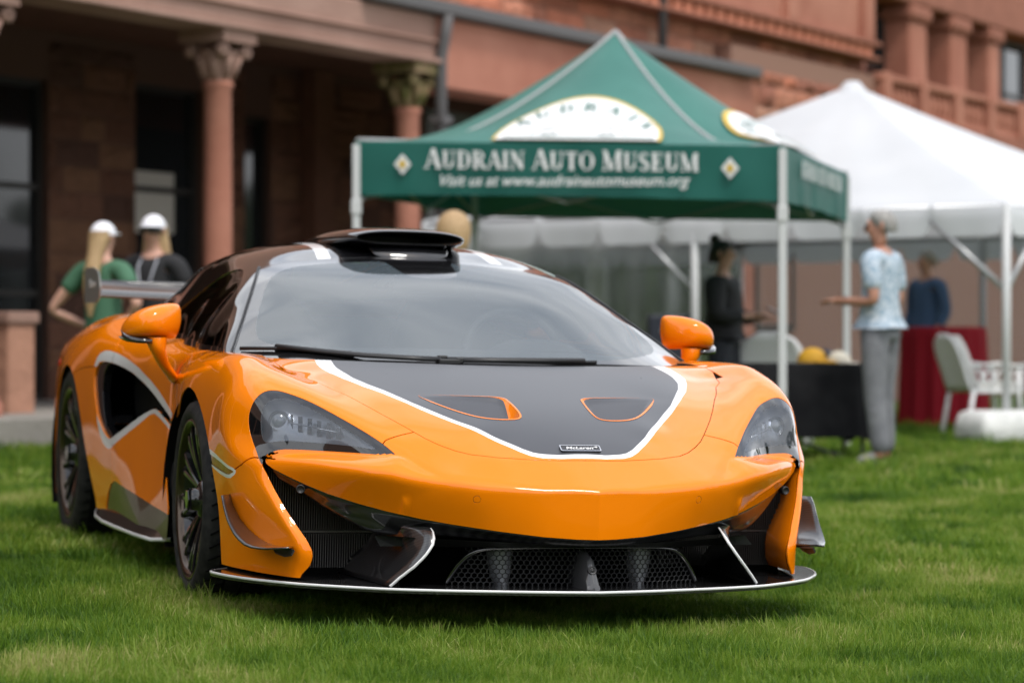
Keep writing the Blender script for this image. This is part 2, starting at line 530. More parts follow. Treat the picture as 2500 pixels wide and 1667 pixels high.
class Sheet:
    """Triangle sheet with per-vertex normals that can be cut along a scalar field."""
    def __init__(self, V, N, T):
        self.V, self.N, self.T = V, N, T

    def compact(self):
        u, inv = np.unique(self.T, return_inverse=True)
        return Sheet(self.V[u], self.N[u], inv.reshape(-1, 3))

    def split(self, f):
        """-> (part with f<0, part with f>=0), cut cleanly along f=0."""
        V, N, T = self.V, self.N, self.T
        f = np.where(np.abs(f) < 1e-7, 1e-7, f)
        neg = f < 0
        k = neg[T].sum(1)
        Tin, Tout, X = T[k == 3], T[k == 0], T[(k == 1) | (k == 2)]
        if len(X) == 0:
            return Sheet(V, N, Tin).compact() if len(Tin) else None, Sheet(V, N, Tout).compact() if len(Tout) else None
        sx = neg[X]
        odd = np.where(sx.sum(1) == 1, sx.argmax(1), (~sx).argmax(1))
        r = np.arange(len(X))
        a, b, c = X[r, odd], X[r, (odd + 1) % 3], X[r, (odd + 2) % 3]
        nv = len(V)
        e = np.vstack([np.stack([a, b], 1), np.stack([a, c], 1)])
        es = np.sort(e, 1)
        ue, inv = np.unique(es, axis=0, return_inverse=True)
        inv = inv.ravel()
        t = (f[ue[:, 0]] / (f[ue[:, 0]] - f[ue[:, 1]]))[:, None]
        V2 = V[ue[:, 0]] * (1 - t) + V[ue[:, 1]] * t
        N2 = N[ue[:, 0]] * (1 - t) + N[ue[:, 1]] * t
        N2 /= np.linalg.norm(N2, axis=1)[:, None] + 1e-12
        ab, ac = nv + inv[:len(X)], nv + inv[len(X):]
        V, N = np.vstack([V, V2]), np.vstack([N, N2])
        t1 = np.stack([a, ab, ac], 1)
        t2 = np.vstack([np.stack([ab, b, c], 1), np.stack([ab, c, ac], 1)])
        on = neg[a]
        on2 = np.r_[on, on]
        Tin = np.vstack([Tin, t1[on], t2[~on2]])
        Tout = np.vstack([Tout, t1[~on], t2[on2]])
        return (Sheet(V, N, Tin).compact() if len(Tin) else None, Sheet(V, N, Tout).compact() if len(Tout) else None)

    def score(self, f):
        """Lay an edge along f=0 without parting the sheet."""
        V, N, T = self.V, self.N, self.T
        f = np.where(np.abs(f) < 1e-7, 1e-7, f)
        neg = f < 0
        k = neg[T].sum(1)
        cr = (k == 1) | (k == 2)
        X, R = T[cr], T[~cr]
        if len(X) == 0:
            return self
        sx = neg[X]
        odd = np.where(sx.sum(1) == 1, sx.argmax(1), (~sx).argmax(1))
        r = np.arange(len(X))
        a, b, c = X[r, odd], X[r, (odd + 1) % 3], X[r, (odd + 2) % 3]
        es = np.sort(np.vstack([np.stack([a, b], 1), np.stack([a, c], 1)]), 1)
        ue, inv = np.unique(es, axis=0, return_inverse=True)
        inv = inv.ravel()
        t = (f[ue[:, 0]] / (f[ue[:, 0]] - f[ue[:, 1]]))[:, None]
        V2 = V[ue[:, 0]] * (1 - t) + V[ue[:, 1]] * t
        N2 = N[ue[:, 0]] * (1 - t) + N[ue[:, 1]] * t
        N2 /= np.linalg.norm(N2, axis=1)[:, None] + 1e-12
        ab, ac = len(V) + inv[:len(X)], len(V) + inv[len(X):]
        return Sheet(np.vstack([V, V2]), np.vstack([N, N2]), np.vstack([R, np.stack([a, ab, ac], 1), np.stack([ab, b, c], 1), np.stack([ab, c, ac], 1)]))

    def islands(self):
        lab = np.arange(len(self.V))
        T = self.T
        while True:
            m = lab[T].min(1)
            new = lab.copy()
            for j in range(3):
                np.minimum.at(new, T[:, j], m)
            new = new[new]
            if (new == lab).all():
                break
            lab = new
        return lab

    def island_at(self, lab, p):
        """The connected piece that passes nearest to a point."""
        u = np.unique(self.T)
        k = u[((self.V[u] - np.array(p)) ** 2).sum(1).argmin()]
        return self.keep(lab[self.T[:, 0]] == lab[k])

    def keep(self, m):
        return Sheet(self.V, self.N, self.T[m]).compact()

    def mirrored(self):
        return Sheet(self.V * [-1, 1, 1], self.N * [-1, 1, 1], self.T[:, ::-1].copy())

    def offset(self, d):
        return Sheet(self.V + self.N * d, self.N.copy(), self.T.copy())

    def rim(self, steps, keep=None):
        """Rolled edge: strips that leave every boundary edge. steps = [(outward, inward), ...] in metres."""
        T = self.T
        e = np.vstack([T[:, [0, 1]], T[:, [1, 2]], T[:, [2, 0]]])
        es = np.sort(e, 1)
        _, first, cnt = np.unique(es, axis=0, return_index=True, return_counts=True)
        be = e[first[cnt == 1]]
        if keep is not None and len(be):
            mid = (self.V[be[:, 0]] + self.V[be[:, 1]]) / 2
            be = be[keep(mid)]
        if len(be) == 0:
            return self
        u, inv = np.unique(be, return_inverse=True)
        inv = inv.reshape(-1, 2)
        tan = self.V[be[:, 1]] - self.V[be[:, 0]]
        nn = self.N[be[:, 0]] + self.N[be[:, 1]]
        o = np.cross(tan, nn)
        o /= np.linalg.norm(o, axis=1)[:, None] + 1e-12
        O = np.zeros((len(u), 3))
        np.add.at(O, inv[:, 0], o)
        np.add.at(O, inv[:, 1], o)
        O /= np.linalg.norm(O, axis=1)[:, None] + 1e-12
        Vs, Ns, Ts = [self.V], [self.N], [T]
        base = len(self.V)
        prev = u
        P, Nn = self.V[u], self.N[u]
        for i, (a, b) in enumerate(steps):
            w = min(1.0, (i + 1) / max(1, len(steps) - 1)) if len(steps) > 1 else 1.0
            nv = P + O * a - Nn * b
            n2 = Nn * (1 - w) + O * w
            n2 /= np.linalg.norm(n2, axis=1)[:, None] + 1e-12
            Vs.append(nv)
            Ns.append(n2)
            cur = base + np.arange(len(u))
            base += len(u)
            A, B = prev[inv[:, 0]], prev[inv[:, 1]]
            C_, D = cur[inv[:, 0]], cur[inv[:, 1]]
            Ts.append(np.vstack([np.stack([A, C_, B], 1), np.stack([B, C_, D], 1)]))
            prev = cur
        return Sheet(np.vstack(Vs), np.vstack(Ns), np.vstack(Ts))

def join(*s):
    s = [k for k in s if k is not None]
    off, V, N, T = 0, [], [], []
    for k in s:
        V.append(k.V)
        N.append(k.N)
        T.append(k.T + off)
        off += len(k.V)
    return Sheet(np.vstack(V), np.vstack(N), np.vstack(T))

def level_sheet(F, lo, hi, h, it=3):
    lo, hi = np.array(lo, float), np.array(hi, float)
    n = np.ceil((hi - lo) / h).astype(int) + 1
    X, Y, Z = [lo[i] + h * np.arange(n[i]) for i in range(3)]
    vals = field_grid(F, X, Y, Z)
    V, Q = surface_nets(vals, lo, h)
    for _ in range(it):
        f = F(V[:, 0], V[:, 1], V[:, 2])
        g = grad(F, V)
        d = f / ((g ** 2).sum(1) + 1e-9)
        V = V - g * np.clip(d, -h, h)[:, None]
    g = grad(F, V)
    N = g / np.linalg.norm(g, axis=1)[:, None]
    d0 = ((V[Q[:, 0]] - V[Q[:, 2]]) ** 2).sum(1)
    d1 = ((V[Q[:, 1]] - V[Q[:, 3]]) ** 2).sum(1)
    s = (d0 < d1)[:, None]
    T = np.vstack([np.where(s, Q[:, [0, 1, 2]], Q[:, [0, 1, 3]]), np.where(s, Q[:, [0, 2, 3]], Q[:, [1, 2, 3]])])
    return Sheet(V, N, T)

def sd_poly(U, poly, closed=True):
    """Signed distance to a polygon (negative inside), or plain distance to a polyline."""
    P = np.array(poly, float)
    A = P
    B = np.roll(P, -1, 0)
    if not closed:
        A, B = P[:-1], P[1:]
    best = np.full(len(U), 1e9)
    ins = np.zeros(len(U), bool)
    for a, b in zip(A, B):
        d = b - a
        w = U - a
        t = np.clip((w @ d) / (d @ d + 1e-15), 0, 1)
        q = w - t[:, None] * d
        best = np.minimum(best, (q ** 2).sum(1))
        if closed:
            c = (a[1] > U[:, 1]) != (b[1] > U[:, 1])
            xx = a[0] + (U[:, 1] - a[1]) * (d[0] / (d[1] if abs(d[1]) > 1e-12 else 1e-12))
            ins ^= c & (U[:, 0] < xx)
    best = np.sqrt(best)
    return np.where(ins, -best, best) if closed else best

def sd_line(U, line):
    """Distance to an open line, signed by side."""
    P = np.array(line, float)
    best = np.full(len(U), 1e9)
    sg = np.ones(len(U))
    for a, b in zip(P[:-1], P[1:]):
        d = b - a
        w = U - a
        t = np.clip((w @ d) / (d @ d + 1e-15), 0, 1)
        q = w - t[:, None] * d
        e = (q ** 2).sum(1)
        k = e < best
        best = np.where(k, e, best)
        sg = np.where(k, np.sign(d[0] * w[:, 1] - d[1] * w[:, 0]), sg)
    return np.sqrt(best) * np.where(sg == 0, 1, sg)

def smooth_poly(P, n=8, closed=True, it=2):
    """Chaikin corner cutting."""
    P = np.array(P, float)
    for _ in range(it):
        if closed:
            Q = np.roll(P, -1, 0)
            P = np.stack([P * .75 + Q * .25, P * .25 + Q * .75], 1).reshape(-1, P.shape[1])
        else:
            Q, A = P[1:], P[:-1]
            M = np.stack([A * .75 + Q * .25, A * .25 + Q * .75], 1).reshape(-1, P.shape[1])
            P = np.vstack([P[:1], M, P[-1:]])
    return P
# ================================================================== THE CAR
# car frame: x across (towards the car's left), y backwards from the front axle, z up
CAR_M = Matrix(((.949611, -.312697, .021435, -.16597), (.312784, .949824, -.000779, 8.87009), (-.020116, .007445, .99977, .01063), (0, 0, 0, 1)))
car = empty('sports_car', 'orange and black sports car with roof scoop and rear wing parked on the lawn', 'sports car')
car.matrix_world = CAR_M

def paint_mat():
    m = mat('orange_paint', (.88, .215, .0015), .4, coat=1.0, coat_rough=.015, spec=.0)
    t = m.node_tree
    b = t.nodes['Principled BSDF']
    co = t.nodes.new('ShaderNodeTexCoord')
    n = t.nodes.new('ShaderNodeTexNoise')
    n.inputs['Scale'].default_value = 9
    n.inputs['Detail'].default_value = 8
    n.inputs['Roughness'].default_value = .7
    r = t.nodes.new('ShaderNodeMapRange')
    r.inputs['From Min'].default_value, r.inputs['From Max'].default_value = .4, .75
    r.inputs['To Min'].default_value, r.inputs['To Max'].default_value = .004, .022
    t.links.new(co.outputs['Object'], n.inputs['Vector'])
    t.links.new(n.outputs['Fac'], r.inputs['Value'])
    t.links.new(r.outputs[0], b.inputs['Coat Roughness'])
    return m
PAINT = paint_mat()
WHITE = mat('white_stripe', (.78, .78, .78), .25, coat=.6)
SATIN = mat('satin_black', (.045, .047, .055), .36, spec=.9)
GLOSS = mat('gloss_black', (.006, .006, .007), .06, coat=1.0)
PLAST = mat('black_plastic', (.012, .012, .013), .45)
DARK = mat('dark_cavity', (.004, .004, .004), .8, spec=.1)
RUBBER = noise_tint(mat('tyre_rubber', (.018, .018, .018), .75, spec=.25), 30, (.012, .012, .012), (.03, .029, .027), bump=.15, bdist=.002)
RIMM = mat('rim_black', (.01, .01, .011), .12, coat=.6)
RIMLIP = mat('rim_lip', (.09, .07, .055), .18, metal=.9)
STEEL = mat('disc_steel', (.25, .25, .26), .35, metal=1.0)
CALIP = mat('caliper_dark', (.02, .02, .022), .3)
SILVER = mat('lamp_silver', (.75, .77, .80), .15, metal=1.0)
LAMPIN = mat('lamp_inside', (.20, .215, .24), .3, metal=.5)
GLASS = thin_glass('windscreen_glass', tint=(.82, .88, .88), body=(.50, .62, .70), body_w=.13, rough=.008, ior=1.9)  # bluish diffuse body stands in for sky mirrored on the screen
SIDEG = thin_glass('side_glass', tint=(.25, .27, .27), body_w=.0, ior=1.3)
LENS = thin_glass('lamp_lens', tint=(.92, .94, .97), body=(.45, .5, .58), body_w=.10, rough=.02, ior=1.6)  # grey diffuse body paints in the sky reflected by the lens
AMBER = mat('amber_lens', (.30, .035, .002), .15, coat=.6)
ALC = mat('seat_cloth', (.02, .02, .021), .9, spec=.2)

def carbon_mat():
    m = mat('carbon_fibre', (.012, .012, .013), .28, coat=1.0, coat_rough=.03)
    t = m.node_tree
    b = t.nodes['Principled BSDF']
    co = t.nodes.new('ShaderNodeTexCoord')
    w = t.nodes.new('ShaderNodeTexWave')
    w.wave_type = 'BANDS'
    w.bands_direction = 'DIAGONAL'
    w.inputs['Scale'].default_value = 42
    r = t.nodes.new('ShaderNodeValToRGB')
    r.color_ramp.elements[0].color = (.006, .006, .007, 1)
    r.color_ramp.elements[1].color = (.022, .022, .023, 1)
    t.links.new(co.outputs['Object'], w.inputs['Vector'])
    t.links.new(w.outputs['Fac'], r.inputs['Fac'])
    t.links.new(r.outputs['Color'], b.inputs['Base Color'])
    return m
CARBON = carbon_mat()

def dusty_carbon():
    m = carbon_mat()
    m.name = 'splashed_carbon'
    t = m.node_tree
    b = t.nodes['Principled BSDF']
    src = b.inputs['Base Color'].links[0].from_socket
    co = t.nodes.new('ShaderNodeTexCoord')
    v = t.nodes.new('ShaderNodeTexVoronoi')
    v.inputs['Scale'].default_value = 75
    r = t.nodes.new('ShaderNodeValToRGB')
    r.color_ramp.elements[0].position, r.color_ramp.elements[1].position = .08, .16
    r.color_ramp.elements[0].color, r.color_ramp.elements[1].color = (1, 1, 1, 1), (0, 0, 0, 1)
    n = t.nodes.new('ShaderNodeTexNoise')
    n.inputs['Scale'].default_value = 7
    r2 = t.nodes.new('ShaderNodeValToRGB')
    r2.color_ramp.elements[0].position, r2.color_ramp.elements[1].position = .45, .6
    mu = t.nodes.new('ShaderNodeMath')
    mu.operation = 'MULTIPLY'
    mx = t.nodes.new('ShaderNodeMix')
    mx.data_type = 'RGBA'
    mx.inputs['B'].default_value = (.16, .155, .14, 1)
    for a in (v, n):
        t.links.new(co.outputs['Object'], a.inputs['Vector'])
    t.links.new(v.outputs['Distance'], r.inputs['Fac'])
    t.links.new(n.outputs['Fac'], r2.inputs['Fac'])
    t.links.new(r.outputs['Color'], mu.inputs[0])
    t.links.new(r2.outputs['Color'], mu.inputs[1])
    t.links.new(mu.outputs[0], mx.inputs['Factor'])
    t.links.new(src, mx.inputs['A'])
    t.links.new(mx.outputs['Result'], b.inputs['Base Color'])
    return m
SPLASH = dusty_carbon()

# ------------------------------------------------------------------ outlines in car coordinates
SEAM = [(0, -1.178), (.065, -1.175), (.127, -1.166), (.19, -1.153), (.255, -1.136), (.325, -1.103), (.363, -1.074), (.403, -1.035), (.434, -1.0), (.46, -.961), (.484, -.923),
        (.519, -.863), (.559, -.787), (.6, -.70), (.631, -.64), (.662, -.56), (.695, -.51), (.714, -.43), (.73, -.37), (.735, -.30), (.733, -.235)]
HREAR = [(.70, -.225), (.595, -.272), (.465, -.325), (.4, -.352), (.276, -.372), (.15, -.388), (0, -.398)]
BONNET = SEAM + HREAR + [(-.1, -.398), (-.1, -1.178)]
ST_OUT = [(0, -1.168), (.068, -1.166), (.127, -1.156), (.157, -1.143), (.183, -1.122), (.222, -1.078), (.275, -1.014), (.340, -.920), (.40, -.84), (.421, -.81), (.473, -.73), (.526, -.64), (.566, -.545), (.589, -.472),
          (.598, -.40), (.598, -.345), (.589, -.28), (.58, -.20)]
ST_IN = [(0, -1.150), (.074, -1.149), (.119, -1.140), (.144, -1.1305), (.170, -1.1105), (.201, -1.076), (.241, -1.03), (.305, -.942), (.365, -.855), (.417, -.785), (.465, -.70), (.505, -.625), (.534, -.55), (.547, -.47), (.552, -.41),
         (.549, -.36), (.541, -.30), (.53, -.20)]
close_in = [(-.1, -.2), (-.1, -1.168)]
VENT = [(.392, -.717), (.348, -.79), (.30, -.856), (.258, -.906), (.225, -.93), (.185, -.944), (.15, -.948), (.128, -.944), (.119, -.925), (.117, -.88), (.121, -.82), (.126, -.775), (.2, -.757), (.3, -.735)]
LAMP = [(.524, .508), (.543, .529), (.561, .547), (.588, .569), (.622, .594), (.656, .617), (.692, .641), (.728, .662), (.765, .677), (.801, .688), (.825, .688), (.842, .683), (.859, .672), (.874, .653), (.883, .631), (.888, .610),
        (.889, .586), (.887, .559), (.8825, .536), (.878, .515), (.873, .489), (.867, .467), (.860, .481), (.853, .495), (.84, .506), (.815, .5155), (.77, .516), (.70, .5145), (.62, .514), (.565, .512)]
LENSP = [(.573, .5255), (.59, .541), (.616, .562), (.645, .582), (.667, .599), (.69, .616), (.716, .633), (.744, .650), (.773, .662), (.798, .6665), (.824, .662), (.843, .652), (.855, .632), (.861, .610), (.862, .586), (.861, .562), (.857, .538), (.848, .535),
         (.80, .5425), (.735, .539), (.674, .5365), (.628, .533)]
BUMP = [(0, .2865), (.06, .2875), (.156, .2935), (.268, .3055), (.389, .321), (.475, .3345), (.554, .3505), (.63, .3705), (.70, .3935), (.755, .4165), (.806, .4425), (.835, .459), (.850, .473), (.852, .484), (.846, .493), (.83, .501), (.815, .506)]
BLADE = [(.867, .467), (.854, .442), (.834, .394), (.812, .347), (.787, .302), (.763, .259), (.752, .232), (.7505, .21), (.757, .185), (.776, .159), (.79, .12)]
VOID = BUMP + [(.815, .509), (.84, .508), (.857, .4955), (.8635, .4805)] + BLADE + [(.79, .05), (-.1, .05), (-.1, .2865)]
ARCHF = [(-.448, .10), (-.442, .17), (-.43, .30), (-.412, .362), (-.361, .438), (-.321, .489), (-.255, .544), (-.153, .611), (-.047, .657), (.02, .671), (.10, .679), (.18, .668), (.27, .640), (.34, .602), (.385, .575),
         (.60, .553), (.60, .532), (.648, .492), (.653, .438), (.62, .385), (.577, .336), (.52, .29), (.47, .25), (.45, .10)]
ARCHR = [(1.90, .10), (1.913, .187), (1.974, .235), (2.061, .331), (2.16, .448), (2.268, .559), (2.396, .655), (2.518, .699), (2.613, .712), (2.72, .704), (2.82, .675), (2.93, .60), (3.01, .50), (3.05, .36), (3.06, .10)]
UP_IN = [(.59, .556), (.723, .584), (.914, .629), (1.085, .668), (1.28, .699), (1.5, .719), (1.704, .733), (1.84, .736)]
LOW_IN = [(1.875, .515), (1.785, .471), (1.70, .449), (1.643, .443), (1.604, .449), (1.446, .481), (1.204, .535), (1.004, .572), (.93, .580), (.872, .581), (.774, .565), (.6, .533)]
REARV = [(1.92, .730), (1.975, .705), (1.985, .67), (1.968, .63), (1.93, .575)]
INTAKE = UP_IN + REARV + LOW_IN
UP_OUT = [(.565, .574), (.669, .600), (.823, .642), (.995, .684), (1.191, .721), (1.437, .749), (1.665, .769), (1.80, .777), (1.88, .776), (1.948, .765), (1.985, .745), (2.01, .712)]
LOW_OUT = [(1.90, .54), (1.886, .505), (1.84, .458), (1.759, .42), (1.69, .408), (1.64, .406), (1.601, .412), (1.433, .455), (1.195, .509), (1.0, .557), (.908, .565), (.808, .552), (.60, .517)]
VANE = [(1.62, .44), (1.595, .451), (1.752, .488), (1.808, .541), (1.846, .619), (1.841, .691), (1.804, .723), (1.70, .740), (1.72, .76), (1.95, .75), (2.02, .70), (2.01, .60), (1.9, .48), (1.70, .43)]
SILL = [(.40, .243), (.478, .238), (.744, .248), (.968, .262), (1.277, .277), (1.50, .293), (1.60, .275), (1.66, .235), (1.70, .18), (1.70, .05), (.40, .05)]
AMB_O = [(-.30, .497), (-.428, .484), (-.55, .467), (-.651, .453), (-.669, .446), (-.655, .434), (-.619, .422), (-.578, .420), (-.480, .426), (-.368, .441), (-.30, .453)]
AMB_I = [(-.30, .482), (-.416, .472), (-.55, .457), (-.655, .4435), (-.612, .432), (-.578, .431), (-.493, .436), (-.361, .448), (-.30, .457)]

# ------------------------------------------------------------------ body sheets (one half, mirrored for the other)
B = level_sheet(F_body, (-.012, -1.36, .13), (1.0, 3.3, 1.0), .0088)
def YZ(s): return s.V[:, 1:3]
def XY(s): return s.V[:, :2]
def XZ(s): return s.V[:, [0, 2]]
def where(f, cond): return np.where(cond, f, .5)
def cutout(s, f):
    """-> (inside f<0, rest)"""
    return s.split(f)

_, B = B.split(-B.V[:, 0] * -1)                 # keep x >= 0
B, _ = B.split(.150 - B.V[:, 2])
B, _ = B.split(np.where(B.V[:, 1] > -.45, -.03 - F_cabin(B.V[:, 0], B.V[:, 1], B.V[:, 2]), -1.0))
_, B = B.split(where(sd_poly(XZ(B), VOID), B.V[:, 1] < -.5))
_, B = B.split(where(sd_poly(YZ(B), smooth_poly(ARCHF, it=1)), B.V[:, 0] > .6))
_, B = B.split(where(sd_poly(YZ(B), smooth_poly(ARCHR, it=1)), B.V[:, 0] > .6))
lamp_s, B = B.split(where(sd_poly(XZ(B), smooth_poly(LAMP, it=1)), (B.V[:, 1] < -.55) & ~((B.V[:, 2] < .52) & (B.N[:, 2] > .75))))
intake_s, B = B.split(where(sd_poly(YZ(B), smooth_poly(INTAKE, it=1)), B.V[:, 0] > .6))
sill_s, B = B.split(where(sd_poly(YZ(B), SILL), (B.V[:, 0] > .6) & (B.V[:, 1] > .3)))

B0 = B.offset(-.008)
# bonnet
bonnet_s, B = B.split(where(sd_poly(XY(B), BONNET), (B.V[:, 2] > .45) & (B.N[:, 2] > .2)))
cowl_s, B = B.split(np.where((B.V[:, 1] > -.45) & (B.V[:, 1] < .3) & (B.V[:, 2] > .7), np.maximum(B.V[:, 0] - .733, -.5 - B.V[:, 1]), .5))
vent_s, bonnet_s = bonnet_s.split(sd_poly(XY(bonnet_s), smooth_poly(VENT, it=2)))
ventlip_s, bonnet_s = bonnet_s.split(sd_poly(XY(bonnet_s), smooth_poly(VENT, it=2)) - .0055 * np.clip((-.725 - bonnet_s.V[:, 1]) / .06, 0, 1) + 1e-5)
gap_w = .0030
_, bonnet_s = bonnet_s.split(sd_poly(XY(bonnet_s), SEAM, closed=False) - gap_w)
bonnet_in, bonnet_or = bonnet_s.split(sd_poly(XY(bonnet_s), ST_OUT + close_in))
bonnet_blk, bonnet_wh = bonnet_in.split(sd_poly(XY(bonnet_in), ST_IN + close_in))

# front wing / bumper joint, wing / door joint, door rear joint
def gapcut(s, proj, line, w, cond):
    for k in (0, 1):
        c_ = cond(s)
        d = sd_line(proj(s), line)
        near = c_ & (np.abs(d) < .03)
        if k == 0:
            s = s.score(np.where(near, d, .03))
        else:
            _, s = s.split(np.where(near, np.abs(d) - w, .03))
    return s
B = gapcut(B, XY, [(.46, -.963), (.497, -.969), (.530, -.978), (.549, -.983), (.566, -.998)], .0024, lambda s: (s.V[:, 2] > .5) & (s.V[:, 0] < .60))
B = gapcut(B, YZ, [(-.66, .450), (-.70, .466), (-.72, .479), (-.733, .487), (-.745, .490), (-.79, .487)], .0022, lambda s: (s.V[:, 0] > .80) & (s.V[:, 1] < -.5))
DOORF = [(.36, .86), (.40, .80), (.44, .775), (.49, .74), (.535, .70), (.565, .66), (.578, .62), (.575, .57)]
B = gapcut(B, YZ, DOORF, .0045, lambda s: s.V[:, 0] > .7)
DOORR = [(1.83, .90), (1.765, .825), (1.725, .795), (1.711, .764), (1.704, .73)]
B = gapcut(B, YZ, DOORR, .003, lambda s: s.V[:, 0] > .6)
B = gapcut(B, YZ, [(1.572, .43), (1.546, .28)], .003, lambda s: s.V[:, 0] > .6)
B = gapcut(B, YZ, [(2.45, .67), (2.38, .687), (2.31, .698), (2.14, .709), (2.0, .711)], .0022, lambda s: s.V[:, 0] > .6)
# side marker and white outlines on the flanks
mark_s, B = B.split(where(sd_poly(YZ(B), AMB_O), (B.V[:, 0] > .8) & (B.V[:, 1] < -.2)))
amber_s, markw_s = mark_s.split(sd_poly(YZ(mark_s), AMB_I))
upper_band = UP_OUT + [(1.95, .715), (1.93, .733)] + UP_IN[::-1]
lower_band = LOW_OUT + LOW_IN[::-1]
white1, B = B.split(where(sd_poly(YZ(B), upper_band), (B.V[:, 0] > .6) & (B.V[:, 1] > .5)))
white2, B = B.split(where(sd_poly(YZ(B), lower_band), (B.V[:, 0] > .6) & (B.V[:, 1] > .5)))
# parking sensors: fine rings
sens = []
for c in ((.34, .397),):
    for k in (0, 1):
        d = np.hypot(B.V[:, 0] - c[0], B.V[:, 2] - c[1]) - .0105
        near = (B.V[:, 1] < -1.0) & (np.abs(d) < .01)
        if k == 0:
            B = B.score(np.where(near, d, .01))
        else:
            ring, B = B.split(np.where(near, np.abs(d) - .0012, .01))
    sens.append(ring)
# the joints part the body into its panels
lab = B.islands()
bump_s = B.island_at(lab, (.05, -1.30, .38))
wing_s = B.island_at(lab, (.83, -.30, .79))
blade_s = B.island_at(lab, (.89, -.60, .30))
door_s = B.island_at(lab, (.875, 1.0, .40))
door_top = B.island_at(lab, (.84, 1.0, .79))
quarter_s = B.island_at(lab, (.92, 2.3, .75))
if len(door_top.T) != len(door_s.T):
    door_s = join(door_s, door_top)
sens_dot = B.island_at(lab, (.34, -1.22, .397))
if len(sens_dot.T) < 400:
    bump_s = join(bump_s, sens_dot)
used = set()
for p in ((.05, -1.30, .38), (.83, -.30, .79), (.89, -.60, .30), (.875, 1.0, .40), (.84, 1.0, .79), (.92, 2.3, .75), (.34, -1.22, .397)):
    u = np.unique(B.T)
    used.add(int(lab[u[((B.V[u] - np.array(p)) ** 2).sum(1).argmin()]]))
rest = ~np.isin(lab[B.T[:, 0]], list(used))
yc = B.V[B.T].mean(1)
if (rest & (yc[:, 1] > 1.3)).any():
    quarter_s = join(quarter_s, B.keep(rest & (yc[:, 1] > 1.3)))
if (rest & (yc[:, 1] <= 1.3) & (yc[:, 1] > .3)).any():
    door_s = join(door_s, B.keep(rest & (yc[:, 1] <= 1.3) & (yc[:, 1] > .3)))
if (rest & (yc[:, 1] <= .3)).any():
    wing_s = join(wing_s, B.keep(rest & (yc[:, 1] <= .3)))

ROLL = [(.0005, .0012), (.0006, .0045)]
FLANGE = [(.0008, .001), (.0012, .0045)]
def both(name, s, m, roll=None, **props):
    """Left and right copies of a half sheet as two parts of the car."""
    s = s.rim(roll) if roll else s
    out = []
    for k in (s, s.mirrored()):
        out.append(link(name, mesh_np(name, k.V, k.T, k.N), m, car, **props))
    return out
def whole(name, s, m, parent=car, roll=None, keep=None, **props):
    """Both halves as one part."""
    s = s.rim(roll, keep=lambda mid: mid[:, 0] > .004) if roll else s
    k = join(s, s.mirrored())
    return link(name, mesh_np(name, k.V, k.T, k.N), m, parent, **props)

bumper = whole('front_bumper', bump_s, PAINT, roll=FLANGE, label='orange nose bumper with parking sensors')
SENSM = mat('sensor_ring', (.30, .07, .003), .4)
for k in (sens[0].offset(-.0006), sens[0].offset(-.0006).mirrored()):
    link('parking_sensor', mesh_np('parking_sensor', k.V, k.T, k.N), SENSM, bumper)
bonnet = whole('bonnet', bonnet_or, PAINT, roll=ROLL, label='orange bonnet with black centre and white outline')
whole('bonnet_panel', bonnet_blk, SATIN, parent=bonnet, roll=ROLL)
whole('racing_stripe', bonnet_wh, WHITE, parent=bonnet)
whole('scuttle_panel', cowl_s.offset(-.02), PLAST)
wings = both('front_wing', wing_s, PAINT, FLANGE)
blades = both('bumper_corner', blade_s, PAINT, [(.0008, .001), (.0012, .0045)])
doors = both('door', door_s, PAINT, ROLL)
quarters = both('rear_wing_panel', quarter_s, PAINT, FLANGE)
sills = both('sill', sill_s.offset(-.004), mat('sill_reflect_brown', (.035, .014, .006), .3, coat=.35))  # carbon panel; brown base colour imitates what it mirrors
for i, sgn in enumerate((1, -1)):
    for nm, s, m, par in (('door_stripe', white1, WHITE, doors[i]), ('door_stripe', white2, WHITE, doors[i]), ('marker_outline', markw_s, WHITE, blades[i]), ('side_marker', amber_s.offset(-.002), AMBER, blades[i])):
        k = s if sgn > 0 else s.mirrored()
        o = link(nm, mesh_np(nm, k.V, k.T, k.N), m, par)
    # door intake: glossy frame and a deep dark duct
    fr, deep = intake_s.split(where(sd_poly(YZ(intake_s), VANE), intake_s.V[:, 1] > 1.5))
    fr = fr.offset(-.006).rim([(.001, .002), (.002, .03)])
    fr = fr if sgn > 0 else fr.mirrored()
    link('intake_frame', mesh_np('intake_frame', fr.V, fr.T, fr.N), GLOSS, doors[i])
    dk = deep.offset(0)
    dk.V[:, 0] -= .03 + .10 * np.clip((dk.V[:, 1] - .55) / 1.1, 0, 1)
    dk = dk if sgn > 0 else dk.mirrored()
    link('intake_duct', mesh_np('intake_duct', dk.V, dk.T, dk.N), DARK, doors[i])

# black sheet added behind the joints so the gaps look shaded
_, lin = B0.split(sd_poly(XY(B0), smooth_poly(VENT, it=2)) - .012)
_, lin = lin.split(np.where((lin.V[:, 1] > -.45) & (lin.V[:, 1] < .3) & (lin.V[:, 2] > .7), np.maximum(lin.V[:, 0] - .733, -.5 - lin.V[:, 1]), .5)) if False else (None, lin)
k = join(lin, lin.mirrored())
link('gap_shade', mesh_np('gap_shade', k.V, k.T, k.N), DARK, car)

